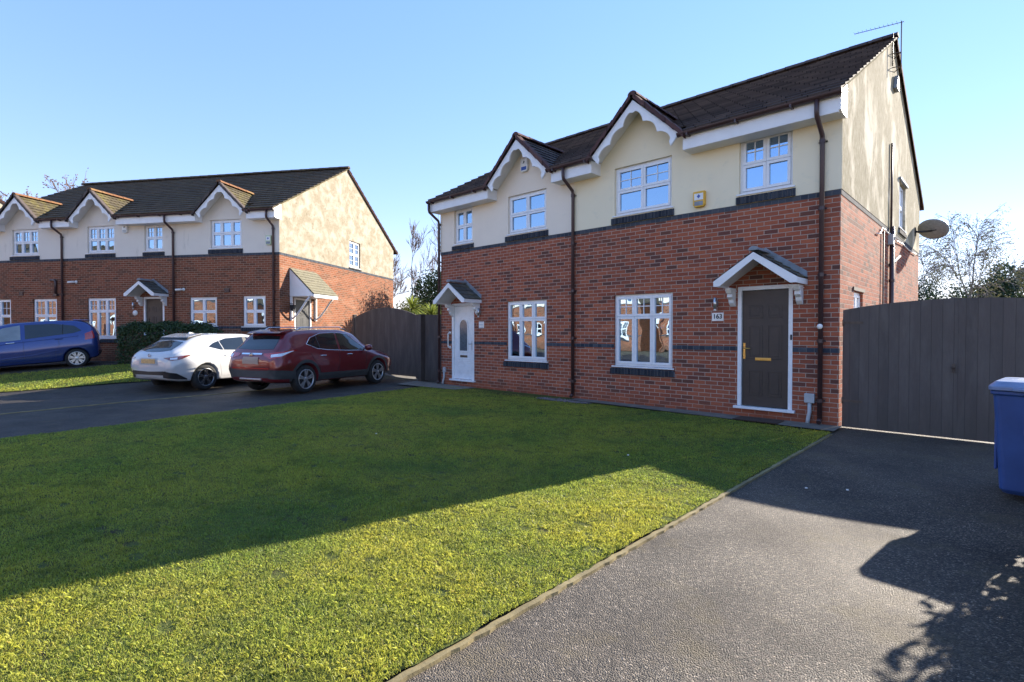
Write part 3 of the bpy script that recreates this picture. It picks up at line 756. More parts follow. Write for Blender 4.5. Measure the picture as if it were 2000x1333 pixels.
    # under-verge boards, mortar and moss along both gables
    for X in (OV, -W-OV):
        s = 1 if X > 0 else -1
        for (F, k) in ((P3, 0), (Q3, 1)):
            b = MB()
            for i in range(n):
                a, c = Vector(F(X-s*.004, i/n)), Vector(F(X-s*.004, (i+1)/n)); j = .012*math.sin(i*5.1)
                b.face([a, c, c-Vector((0,0,.035+j)), a-Vector((0,0,.035+j))])
                b.face([a-Vector((0,0,.03)), c-Vector((0,0,.03)), c-Vector((s*OV,0,.03)), a-Vector((s*OV,0,.03))])
            b.build(('verge_mortar', 'verge_board')[k], M[('mortar', 'verge')[k]], roof, fix=False)
    b = MB()   # rear verge: brown board
    b.face([Q3(OV+.004, 0), Q3(OV+.004, 1), tuple(Vector(Q3(OV+.004, 1))-Vector((0,0,.13))), tuple(Vector(Q3(OV+.004, 0))-Vector((0,0,.13)))])
    b.build('verge_board', M['verge'], roof, fix=False)
    b = MB(); yb = DEP-EY+.06; b.tube([(-W-.1, yb, 5.08), (OV, yb, 5.08)], .06, 10); b.build('gutter', M['gutter'], root)
    # boxed eaves ends
    for X in (OV-.02, -W-OV+.02):
        b = MB(); s = 1 if X > 0 else -1
        pr = [(-.352, 4.83), (-.352, 5.10), (-.30, EZ+.03), (.02, EZ+.20), (.02, 4.80), (-.24, 4.80)]
        b.prism(pr, 'x', X-.03, X+.015 if s > 0 else X+.03); b.build('eaves_end', M['board'], root, bevel=.006)
    eaves(root, fasc)
    Rf = lambda z: (z-EZ)/SLP+EY
    for k, (cx, hw, zf, za) in enumerate(dorm):
        dm = dorm_mats or (tile, tile, M['tile_red'])
        dormer(root, cx, hw, zf, za, dm[0], dm[1], dm[2], Rf)
    return roof

# ================================================================== the pair of houses on the right
H1 = tag(empty('semi_detached_house'), 'pair of red brick and cream rendered houses with 163 beside a dark door', 'house')
W1, D1 = 9.78, 9.45
fh = [(-1.55, -.69, 3.90, 4.88), (-4.09, -2.82, 3.90, 4.88), (-4.10, -2.79, .79, 2.26), (-1.56, -.67, 0.145, 2.28),
      (-9.20, -8.45, 3.88, 4.82), (-7.16, -5.93, 3.90, 4.83), (-7.22, -5.92, .80, 2.25), (-9.31, -8.41, 0.145, 2.26)]
sh = [(5.70, 6.68, 3.95, 5.03), (1.0, 1.75, 1.15, 2.19)]
block(H1, W1, D1, (M['brick'], M['brick_side'], (M['render_pale'], M['render_yellow']), M['render_gable'], M['tile']), fh, sh,
      [(-3.44, .96, 5.15, 6.04), (-6.53, .96, 5.15, 6.04)], [(-9.80, -7.54), (-5.52, -4.44), (-2.44, .03)], split=-5.13)
window(H1, -1.55, -.69, 3.90, 4.88, (1, 1), (1.05, 1), bars=(1,), inside='net', label='two light upstairs window with small panes at the right end')
window(H1, -4.09, -2.82, 3.90, 4.88, (1, 1), (1.05, 1), bars=(1,), inside='blind')
window(H1, -4.10, -2.79, .79, 2.26, (1, 1, 1), (1, .42), bars=(1,), inside='half_blind', label='six light ground floor window with white blinds')
window(H1, -9.20, -8.45, 3.88, 4.82, (1, 1), (1, 1), inside='net')
window(H1, -7.16, -5.93, 3.90, 4.83, (1, 1), (1, 1), inside='swag')
window(H1, -7.22, -5.92, .80, 2.25, (1, 1, 1), (1, .42), inside=None)
window(H1, 5.70, 6.68, 3.95, 5.03, (1, 1), (1, 1), axis='x'); window(H1, 1.0, 1.75, 1.15, 2.19, (1, 1), (1,), axis='x')
for a in ((-1.60, -.64, 3.725, 3.872), (-4.16, -2.76, 3.725, 3.872), (-4.17, -2.74, .62, .762), (-9.27, -8.40, 3.725, 3.852), (-7.24, -5.86, 3.725, 3.872), (-7.30, -5.86, .63, .772)): brick_sill(H1, *a)
brick_sill(H1, 5.62, 6.76, 3.80, 3.92, axis='x')
b = MB(); b.box(.0, .06, 5.60, 6.80, 5.04, 5.09); b.build('lintel', M['lead'], H1)
b = MB(); b.box(.0, .02, .92, 1.83, 2.20, 2.26); b.build('lintel', M['rust'], H1)
for x in (-.25, -5.13, -9.80): downpipe(H1, x)
# dark front door
fr, d, (a, c, e, f) = panel_door(H1, -1.56, -.67, .20, 2.28, M['door_brown'])
b = MB(); b.box(-1.27, -1.01, .020, .0345, 1.00, 1.05); b.box(-1.25, -1.03, .014, .0199, 1.008, 1.042); b.build('letterbox', M['brass'], d, bevel=.003)
b = MB(); b.box(a+.02, a+.055, .022, .0345, 1.02, 1.30); b.tube([(a+.038, .03, 1.21), (a+.038, -.02, 1.21), (a+.15, -.02, 1.205)], .009, 8); b.build('handle', M['brass'], d)
b = MB(); b.box(-.70, -.675, -.03, -.0105, 1.36, 1.45); b.build('doorbell', M['black'], H1, bevel=.003)
fr, d, (a, c, e, f) = panel_door(H1, -9.31, -8.41, .20, 2.26, M['upvc'], 'arched')
g = MB(); cxg, wg = (a+c)/2, .155; poly = [(cxg-wg, .98+.0), (cxg+wg, .98)] + [(cxg+wg*math.cos(R(t)), 1.64+wg*1.15*math.sin(R(t))) for t in range(0, 181, 12)]
g.prism(poly, 'y', .024, .034); g.build('door_pane', M['obscure'], d)
g = MB(); outp = [(cxg-wg-.03, .95), (cxg+wg+.03, .95)] + [(cxg+(wg+.03)*math.cos(R(t)), 1.64+(wg*1.15+.03)*math.sin(R(t))) for t in range(0, 181, 12)]
for i in range(len(poly)):
    j = (i+1) % len(poly)
    for y0, y1 in ((.016, .016),): g.face([(poly[i][0], .016, poly[i][1]), (poly[j][0], .016, poly[j][1]), (outp[j][0], .016, outp[j][1]), (outp[i][0], .016, outp[i][1])])
    g.face([(poly[i][0], .016, poly[i][1]), (poly[j][0], .016, poly[j][1]), (poly[j][0], .034, poly[j][1]), (poly[i][0], .034, poly[i][1])])
    g.face([(outp[i][0], .016, outp[i][1]), (outp[j][0], .016, outp[j][1]), (outp[j][0], .034, outp[j][1]), (outp[i][0], .034, outp[i][1])])
g.build('glazing_bead', M['upvc'], d, fix=False)
b = MB(); b.box(cxg-.14, cxg+.14, .020, .0345, .80, .86); b.build('letterbox', M['rust'], d, bevel=.003)
b = MB(); b.box(c-.06, c-.03, .022, .0345, 1.0, 1.26); b.tube([(c-.045, .03, 1.17), (c-.045, -.02, 1.17), (c-.15, -.02, 1.165)], .009, 8); b.build('handle', M['steel'], d)
canopy(H1, -1.10, .64, 2.36, 2.80); canopy(H1, -8.75, .62, 2.34, 2.78)
lamp(H1, -1.94, 2.0); lamp(H1, -8.17, 2.0)
# house number
b = MB(); b.box(-2.02, -1.81, -.012, -.001, 1.69, 1.84); pl = b.build('number_plate', M['white_plate'], H1, bevel=.004)
def text(s, size, loc, rot, mat, parent, name='lettering', bold=.0):
    cu = bpy.data.curves.new(name, 'FONT'); cu.body = s; cu.size = size; cu.extrude = .0015; cu.offset = bold; cu.align_x = 'CENTER'; cu.align_y = 'CENTER'
    cu.materials.append(mat); tmp = bpy.data.objects.new('tmp', cu); COL.objects.link(tmp); bpy.context.view_layer.update(); me = bpy.data.meshes.new_from_object(tmp.evaluated_get(bpy.context.evaluated_depsgraph_get())); bpy.data.objects.remove(tmp); o = bpy.data.objects.new(name, me); COL.objects.link(o); o.location = loc; o.rotation_euler = rot; o.parent = parent; return o
text('163', .115, (-1.915, -.0145, 1.77), (R(90), 0, 0), M['black'], pl, 'house_number', .003)
b = MB(); b.box(-8.22, -8.03, -.012, -.001, 1.59, 1.76); pl = b.build('number_plate', M['white_plate'], H1, bevel=.004)
b = MB(); b.box(-8.20, -8.05, -.015, -.0121, 1.672, 1.68); b.box(-8.20, -8.05, -.015, -.0121, 1.602, 1.607); b.box(-8.20, -8.05, -.015, -.0121, 1.742, 1.747); b.build('plate_border', M['blue_label'], pl)
# alarm boxes
def alarm(root, x, z, w, h, mat, low, kind):
    b = MB(); b.prism([(x-w/2, z+h*.5), (x+w/2, z+h*.5), (x+w/2, z-h*.36), (x+w*.36, z-h*.5), (x-w*.36, z-h*.5), (x-w/2, z-h*.36)], 'y', -.014, -.085)
    o = b.build('alarm_box', mat, root, bevel=.01)
    b = MB(); b.box(x-w*.36, x+w*.36, -.09, -.0855, z-h*.40, z-h*.14); b.build('strobe_cover', low, o)
    b = MB(); b.box(x-w*.38, x+w*.38, -.089, -.0855, z-h*.05, z+h*.36); lb = b.build('alarm_label', M['white_plate'], o)
    b = MB()
    if kind: b.prism([(x-.035, z+h*.17), (x, z+h*.30), (x+.035, z+h*.17), (x, z+h*.04)], 'y', -.0895, -.0915)
    else: b.prism([(x-.03, z+h*.08), (x+.005, z+h*.33), (x+.03, z+h*.22), (x+.0, z+h*.12)], 'y', -.0895, -.0915)
    b.build('alarm_logo', M['blue_label'] if kind else M['black'], o)
alarm(H1, -2.25, 3.93, .22, .29, M['yellow_box'], M['lead'], True)
alarm(H1, -6.57, 5.48, .22, .31, M['white_plate'], M['blue_label'], False)
# grey utility box with conduit, vent button, hand rails
b = MB(); b.box(-.475, -.325, -.075, -.001, .35, .50); o = b.build('utility_box', M['grey_box'], H1, bevel=.01)
b = MB(); b.tube([(-.40, -.04, .35), (-.40, -.045, .20), (-.415, -.06, .10), (-.42, -.07, .02)], .03, 10); b.build('conduit', M['grey_box'], o)
b = MB(); b.box(-9.66, -9.56, -.06, -.001, .36, .50); o = b.build('utility_box', M['grey_box'], H1, bevel=.01)
b = MB(); b.tube([(-9.61, -.04, .36), (-9.61, -.045, .22), (-9.63, -.06, .12), (-9.64, -.07, .03)], .028, 10); b.build('conduit', M['grey_box'], o)
b = MB(); b.lathe([(.001, -.125), (.03, -.122), (.042, -.11), (.042, -.10)], (-.25, 0, 1.58), 'y', 16); b.build('pipe_button', M['white_plate'], H1)
def rail(root, x, z0, z1, y=0):
    b = MB(); b.tube([(x, y-.002, z1), (x, y-.055, z1), (x, y-.07, z1-.03), (x, y-.07, z0+.03), (x, y-.055, z0), (x, y-.002, z0)], .016, 10)
    for z in (z0, z1): b.lathe([(.001, -.012), (.04, -.01), (.04, 0)], (x, y, z), 'y', 14)
    return b.build('grab_rail', M['white_plate'], root)
rail(H1, -9.40, 1.06, 1.46)
# gable wall fittings (x = 0 plane, outside is +x)
b = MB(); b.tube([(.04, 4.42, 5.55), (.04, 4.42, 3.76)], .022, 8); b.tube([(.06, 4.42, 3.76), (.06, 4.42, .1)], .045, 10)
for z in (3.5, 2.6, 1.6): b.lathe([(.055, -.03), (.055, .03)], (.06, 4.42, z), 'z', 12)
b.tube([(.06, 4.42, 2.95), (.07, 4.62, 3.02), (.09, 5.2, 3.20)], .035, 8); b.build('soil_pipe', M['gutter'], H1)
b = MB(); b.box(.0, .10, 4.28, 4.48, 3.36, 3.58); b.build('pipe_hopper', M['grey_box'], H1, bevel=.01)
b = MB(); b.tube([(.03, 3.60, 3.56), (.03, 3.60, .1)], .014, 8); b.build('cable', M['black'], H1)
b = MB(); b.tube([(.02, 2.9, 3.42), (.03, 3.2, 3.45), (.03, 3.45, 3.60), (.03, 3.8, 3.60), (.03, 4.1, 3.58), (.03, 4.5, 3.62), (.03, 5.3, 3.56), (.03, 6.2, 3.60), (.03, 7.2, 3.57), (.03, 8.6, 3.61)], .013, 6); b.build('cable', M['white_plate'], H1)
b = MB(); b.prism([(4.62, 6.80), (4.95, 6.80), (4.78, 7.12)], 'x', .013, .09); b.build('roof_vent', M['lead'], H1, bevel=.01)
b = MB(); b.tube([(.03, 4.42, 7.9), (.03, 4.42, 7.2)], .012, 6); b.build('cable', M['black'], H1)
# aerial on the gable
b = MB(); mx, my = .16, 4.55; b.tube([(mx, my, 7.05), (mx, my, 8.16)], .011, 8)
for z in (7.2, 7.5): b.tube([(.0, my-.05, z), (mx, my, z), (.0, my+.25, z)], .010, 6)
b.tube([(mx+.05, my, 8.13), (mx-.86, my-.02, 8.20)], .007, 6)
for k in range(12):
    t = k/11; px, py, pz = mx-.86*t, my-.02*t, 8.14+.065*t; L = .10-.03*t; b.tube([(px, py-L, pz), (px, py+L, pz)], .003, 4)
b.build('aerial', M['rust'], H1)
# satellite dish
b = MB(); dc = Vector((.36, 8.75, 4.24)); dn = Vector((.22, .62, .52)).normalized(); a1 = dn.cross(Vector((0,0,1))).normalized(); a2 = a1.cross(dn)
rings = []; N = 28
for i in range(7):
    r = .36*i/6; rings.append([dc + a1*(r*1.0*math.cos(2*math.pi*k/N)) + a2*(r*.86*math.sin(2*math.pi*k/N)) + dn*(.55*r*r) for k in range(N)])
for i in range(6):
    for k in range(N):
        b.face([rings[i][k], rings[i][(k+1)%N], rings[i+1][(k+1)%N], rings[i+1][k]], sm=True)
ds = b.build('satellite_dish', simple('dish_mesh', (.26, .27, .27), .55, .15, 20), H1)
md = ds.modifiers.new('s', 'SOLIDIFY'); md.thickness = .012
b = MB(); b.tube([(.01, 8.55, 4.22), (.15, 8.56, 4.20), tuple(dc-dn*.02)], .025, 8); b.box(.0, .02, 8.45, 8.65, 4.10, 4.34)
b.tube([tuple(dc-a2*.36), tuple(dc-a2*.34+dn*.5)], .014, 6); b.tube([tuple(dc-a2*.34+dn*.45), tuple(dc-a2*.30+dn*.56)], .035, 8)
b.tube([tuple(dc-a1*.34), tuple(dc+a1*.10)], .02, 6); b.build('dish_arm', M['black'], ds)
b = MB(); b.box(0, .05, 8.72, 8.82, 2.02, 2.30); b.build('wall_lamp', M['steel'], H1)

# ================================================================== the terrace on the left
def make_terrace():
    T = empty('terraced_house', (P0.x, P0.y, .44), math.atan2(TX.y, TX.x))
    fh = [(-2.62, -1.41, 3.92, 4.88), (-5.29, -4.52, 3.90, 4.82), (-7.72, -6.54, 3.90, 4.85), (-11.10, -9.90, 3.90, 4.85), (-12.9, -12.2, 3.90, 4.82),
          (-1.40, -.53, 1.23, 2.27), (-3.49, -2.40, 1.25, 2.25), (-5.36, -4.51, .145, 2.28), (-7.77, -6.54, .82, 2.27), (-10.2, -9.12, 1.02, 2.27), (-12.30, -11.23, 1.02, 2.27)]
    sh = [(4.77, 5.73, 3.81, 4.92), (.82, 1.86, .145, 2.25)]
    block(T, 13.3, 9.3, (M['brick_terrace'], M['brick_terrace_side'], (M['render_white'],), M['render_terrace_gable'], M['tile_terrace']), fh, sh,
          [(-1.94, .93, 5.12, 6.00), (-7.12, .93, 5.12, 6.00), (-10.43, .93, 5.12, 6.00)], [(-.98, .03), (-6.13, -2.93), (-9.44, -8.11), (-13.32, -11.42)],
          dorm_mats=(M['tile_terrace'], M['tile_moss'], M['tile_orange']))
    window(T, -2.62, -1.41, 3.92, 4.88, (1, 1.15, 1), (1, .9), inside='net')
    window(T, -5.29, -4.52, 3.90, 4.82, (1, 1), (1, 1), bars=(1,), inside='net')
    window(T, -7.72, -6.54, 3.90, 4.85, (1, 1, 1), (1, 1), bars=(1,), inside='net')
    window(T, -11.10, -9.90, 3.90, 4.85, (1, 1, 1), (1, 1), bars=(1,), inside='net')
    window(T, -12.9, -12.2, 3.90, 4.82, (1, 1), (1, 1), bars=(1,), inside='net')
    window(T, -1.40, -.53, 1.23, 2.27, (1, 1), (1, 1)); window(T, -3.49, -2.40, 1.25, 2.25, (1, 1), (1, 1))
    window(T, -7.77, -6.54, .82, 2.27, (1, 1, 1), (1, .46), bars=(1,), inside='drapes')
    window(T, -10.2, -9.12, 1.02, 2.27, (1, 1), (1, 1), bars=(1,)); window(T, -12.30, -11.23, 1.02, 2.27, (1, 1), (1, 1), bars=(1,))
    for a in ((-2.70, -1.36, 3.725, 3.89), (-5.35, -4.46, 3.725, 3.87), (-7.8, -6.5, 3.725, 3.87), (-11.2, -9.84, 3.725, 3.87), (-1.46, -.47, 1.07, 1.20), (-3.55, -2.34, 1.08, 1.22), (-7.83, -6.48, .66, .79), (-10.26, -9.06, .86, .99), (-12.36, -11.17, .86, .99)): brick_sill(T, *a)
    window(T, 4.77, 5.73, 3.81, 4.92, (1, 1), (1, 1), bars=(0, 1), axis='x', inside=None); brick_sill(T, 4.70, 5.80, 3.725, 3.78, axis='x')
    for x in (-.19, -4.08, -8.80): downpipe(T, x)
    b = MB(); b.tube([(-9.30, -.01, 2.95), (-9.30, -.08, 2.95)], .04, 8); b.tube([(-9.30, -.06, 2.95), (-9.12, -.06, 2.94), (-9.10, -.06, 2.90), (-9.10, -.06, 2.42)], .042, 8); b.box(-9.17, -9.02, -.10, -.001, 2.36, 2.44); b.build('soil_pipe', M['gutter'], T)
    panel_door(T, -5.36, -4.51, .20, 2.28, M['door_brown']); canopy(T, -4.94, .60, 2.38, 2.80)
    lamp(T, -5.74, 1.98)
    b = MB(); b.lathe([(.001, -.013), (.10, -.012), (.10, -.002)], (-5.72, 0, 1.72), 'y', 20); b.build('number_plate', M['white_plate'], T)
    security_camera(T, -8.22, 2.86); security_camera(T, -3.70, 2.52)
    alarm(T, -6.05, 4.70, .2, .28, M['white_plate'], M['grey_box'], False); alarm(T, -.36, 4.12, .2, .32, simple('pale_green_plastic', (.55, .62, .40), .5), M['lead'], True)
    for x, z in ((-1.99, 2.47), (-10.72, 2.47)):
        b = MB(); b.box(x-.09, x+.09, -.03, -.001, z-.07, z+.07)
        for k in range(4): b.box(x-.075, x+.075, -.036, -.0305, z-.055+k*.032, z-.04+k*.032)
        b.build('air_vent', M['gutter'], T)
    # side door and lean-to hood on the gable
    b = MB(); b.box(-.075, .01, .82, .885, .20, 2.25); b.box(-.075, .01, 1.795, 1.86, .20, 2.25); b.box(-.075, .01, .885, 1.795, 2.185, 2.25); b.box(-.07, .06, .78, 1.9, .155, .199)
    b.build('door_frame', M['upvc'], T, bevel=.004)
    b = MB(); b.box(-.08, -.035, .889, 1.791, .205, 2.181)
    for u in (1.0, 1.385):
        b.box(-.035, -.028, u, u+.02, .35, 1.55); b.box(-.035, -.028, u+.27, u+.29, .35, 1.55); b.box(-.035, -.028, u+.02, u+.27, .35, .37)
    for k in range(0, 180, 10):
        p = lambda a, r: (1.34+r*math.cos(R(a)), 1.58+r*math.sin(R(a)))
        q = [p(k, .34), p(k+10, .34), p(k+10, .37), p(k, .37)]; b.prism(q, 'x', -.035, -.028)
    for k in range(20, 180, 35): b.prism([(1.34+.06*math.cos(R(k-6)), 1.58+.06*math.sin(R(k-6))), (1.34+.34*math.cos(R(k-2)), 1.58+.34*math.sin(R(k-2))), (1.34+.34*math.cos(R(k+2)), 1.58+.34*math.sin(R(k+2)))], 'x', -.035, -.029)
    b.build('door', M['door_dark'], T)
    y0, y1, o = .58, 2.15, .92
    b = MB(); tiled(b, (o, y0-.04, 2.36), (o, y1+.04, 2.36), (.015, y1+.04, 3.26), (.015, y0-.04, 3.26), gauge=.15, t=.02)
    cn = b.build('canopy', simple('olive_canopy_tile', (.17, .155, .10), .85, .3, 12, .5), T, fix=False)
    b = MB()
    for y in (y0, y1): b.prism([(.0, 3.22), (.0, 2.28), (o-.03, 2.28), (o-.03, 2.33)], 'y', y-.015, y+.015)
    b.box(o-.03, o, y0-.015, y1+.015, 2.24, 2.345); b.box(.0, o-.03, y0+.016, y1-.016, 2.27, 2.285); b.build('canopy_board', M['board'], cn, fix=False)
    for y in (y0+.03, y1-.03):
        b = MB(); b.box(.0, .07, y-.035, y+.035, 1.45, 2.269)
        b.tube([(.05, y, 1.50), (.22, y, 1.62), (.42, y, 1.86), (.62, y, 2.14), (.74, y, 2.26)], .035, 8); b.build('bracket', M['board'], cn)
    b = MB(); b.tube([(.02, .52, 2.02), (.14, .52, 2.02)], .012, 6); b.prism([(.06, 1.98), (.22, 1.98), (.19, 1.78), (.09, 1.78)], 'y', .46, .58); b.build('wall_lamp', M['black'], T)
    return T
T1 = tag(make_terrace(), 'row of three brick and off white rendered terraced houses with mossy dormers on the left', 'house')

def place_copy(src, loc, rz, name, label):
    c = copy_tree(src); c.location = loc; c.rotation_euler = (0, 0, rz); tag(c, label, 'house'); return c
OPP = ['leftmost', 'middle', 'rightmost']
for i, x in enumerate((-47, -32, -17)):
    q = place_copy(T1, (x, -26.5, 0), R(180), 'terraced_house', OPP[i] + ' of the sunlit terraces across the road, seen only mirrored in windows'); q['group'] = 'terraces across the road'
T4 = place_copy(T1, (-33.69, -11.65, .50), math.atan2(TX.y, TX.x), 'terraced_house', 'next terrace beyond, only a lit corner of its roof showing at the far left edge')

# ================================================================== gates and fence
def arched_leaf(b, x0, x1, zb, ztop, y0=-.02, y1=.02, n=14, m=0):
    for k in range(n):
        a, c = x0+(x1-x0)*k/n, x0+(x1-x0)*(k+1)/n
        b.prism([(a, zb), (c, zb), (c, ztop(c)), (a, ztop(a))], 'y', y0, y1, m)
G1 = tag(empty('driveway_gate', (0, .10, 0)), 'tall dark grey arched timber gate closing the drive beside house 163', 'gate')
zt = lambda x: 1.83 + .135*math.sin(math.pi*max(0, min(1, (x-.02)/2.86)))**.8
for a, c in ((.03, 1.42), (1.4215, 2.83)):
    b = MB(); arched_leaf(b, a, c, .006, zt, -.025, .02, 22)
    lf = b.build('gate_leaf', M['gate_wood_r'], G1)
    b = MB()
    for z in (.35, 1.0, 1.6): b.box(a+.03, c-.03, .021, .07, z, z+.1)
    b.build('rail', M['gate_wood_r'], lf)
for z in (.40, 1.62):
    b = MB(); b.box(.035, .30, -.032, -.0255, z, z+.035); b.tube([(.035, -.03, z-.03), (.035, -.03, z+.065)], .012, 8); b.build('hinge', M['rust'], G1)
b = MB(); b.box(2.84, 2.96, -.06, .06, 0, 1.95); b.prism([(2.83, 1.95), (2.97, 1.95), (2.90, 2.02)], 'y', -.07, .07); b.build('gate_post', M['gate_wood_r'], G1)
b = MB(); b.box(1.40, 1.445, .0205, .05, .04, 1.9); b.build('light_stop_strip', M['gate_wood_r'], G1)  # added behind the joint to block sun leaking between the leaves
b = MB(); b.box(1.36, 1.395, -.045, -.0255, .93, 1.05); b.lathe([(.001, -.03), (.018, -.028), (.018, 0)], (1.375, -.045, 1.0), 'y', 12); b.build('handle', M['rust'], G1)
G2 = tag(empty('driveway_gate', (-11.86, .7, 0)), 'dark brown arched double gate between the two buildings behind the red car', 'gate')
zt2 = lambda x: 2.02 + .30*math.sin(math.pi*max(0, min(1, (-x)/3.72)))**.9
for a, c in ((-1.8585, -.0), (-3.72, -1.8615)):
    b = MB(); arched_leaf(b, a, c, .05, zt2, -.025, .02, 16); lf = b.build('gate_leaf', M['gate_wood'], G2)
    b = MB()
    for z in (.35, 1.1, 1.8): b.box(a+.03, c-.03, .021, .07, z, z+.1)
    b.build('rail', M['gate_wood'], lf)
for x in (.07, -3.79):
    b = MB(); b.box(x-.06, x+.06, -.06, .06, 0, 2.12 if x < 0 else 2.03); b.build('gate_post', M['gate_wood'], G2, bevel=.006)
b = MB(); b.prism([(-3.86, 0), (-3.86, 1.75), (-3.95, 1.70), (-4.02, 1.50), (-4.15, 1.40), (-4.6, 1.38), (-4.6, 0)], 'y', -.02, .02); b.build('side_panel', M['gate_wood'], G2)
G3 = tag(empty('side_gate', (-10.35, .35, 0)), 'narrow dark timber panel between the double gate and the corner with the white grab rail', 'gate')
b = MB(); arched_leaf(b, -.62, .50, .02, lambda x: 2.0, -.02, .02, 9); b.build('gate_leaf', M['gate_wood'], G3)
b = MB(); b.box(-.78, -.63, -.16, .30, 0, 2.02); b.build('gate_post', M['gate_wood'], G3)
rail(G3, .40, 1.06, 1.48, -.02)
# ================================================================== wheelie bin
def make_bin(loc, rz):
    r = tag(empty('wheelie_bin', loc, rz), 'blue wheelie bin standing on the drive at the right edge, sun on its lid', 'bin')
    b = MB()  # tapered body, front is -y
    lo, hi = (.215, .27), (.255, .345); zb, zt_ = .09, .98; cr = .05
    def ring(hx, hy, z, yo=0, c=cr, n=5):
        pts = []
        for sx, sy, a0 in ((1, 1, 0), (-1, 1, 90), (-1, -1, 180), (1, -1, 270)):
            for k in range(n): a = R(a0+90*k/(n-1)); pts.append((sx*(hx-c)+c*math.cos(a), sy*(hy-c)+c*math.sin(a)+yo, z))
        return pts
    rs = [ring(.19, .24, .05), ring(*lo, zb), ring(.232, .305, .50), ring(*hi, zt_-.04), ring(.262, .352, zt_-.035), ring(.272, .362, zt_-.03), ring(.272, .362, zt_)]
    for i in range(len(rs)-1):
        n = len(rs[0])
        for k in range(n): b.face([rs[i][k], rs[i][(k+1)%n], rs[i+1][(k+1)%n], rs[i+1][k]], sm=False)
    b.face(list(reversed(rs[0]))); b.face(rs[-1])
    b.box(-.05, .05, -.34, -.29, .60, .93); b.box(-.255, -.235, -.20, .20, .25, .85); b.box(.235, .255, -.20, .20, .25, .85)
    b.build('body', M['bin_blue'], r, bevel=.006)
    b = MB(); a = ring(.285, .375, .985, -.005, .06); c = ring(.285, .375, 1.02, -.005, .06); d = ring(.24, .33, 1.065, -.005, .05); e = ring(.12, .16, 1.075, -.005, .04); n = len(a)
    for p, q in ((a, c), (c, d), (d, e)):
        for k in range(n): b.face([p[k], p[(k+1)%n], q[(k+1)%n], q[k]])
    b.face(list(reversed(a))); b.face(e)
    b.box(-.12, .12, -.40, -.36, .985, 1.01)
    b.build('lid', M['bin_lid'], r, bevel=.006)
    b = MB(); b.tube([(-.20, .42, .99), (.20, .42, .99)], .016, 10)
    for x in (-.2, 0, .2): b.box(x-.02, x+.02, .35, .43, .965, 1.0)
    b.build('handle', M['bin_blue'], r)
    for sx in (-1, 1):
        b = MB(); b.lathe([(.001, -.025), (.095, -.025), (.10, -.015), (.10, .015), (.095, .025), (.001, .025)], (sx*.225, .285, .10), 'x', 24); b.build('wheel', M['tyre'], r)
    b = MB(); b.tube([(-.24, .285, .10), (.24, .285, .10)], .012, 8); b.build('axle', M['rust'], r)
    return r
make_bin((2.13, -2.82, -.008), R(-6))

# ================================================================== cars
def pchip(xs, ys, q):
    xs = np.array(xs, float); ys = np.array(ys, float); h = np.diff(xs); d = np.diff(ys)/h; m = np.zeros(len(xs))
    for i in range(1, len(xs)-1):
        if d[i-1]*d[i] > 0: w1, w2 = 2*h[i]+h[i-1], h[i]+2*h[i-1]; m[i] = (w1+w2)/(w1/d[i-1]+w2/d[i])
    m[0], m[-1] = d[0], d[-1]
    i = np.clip(np.searchsorted(xs, q)-1, 0, len(h)-1); t = (q-xs[i])/h[i]
    return (2*t**3-3*t**2+1)*ys[i] + (t**3-2*t**2+t)*h[i]*m[i] + (-2*t**3+3*t**2)*ys[i+1] + (t**3-t**2)*h[i]*m[i+1]

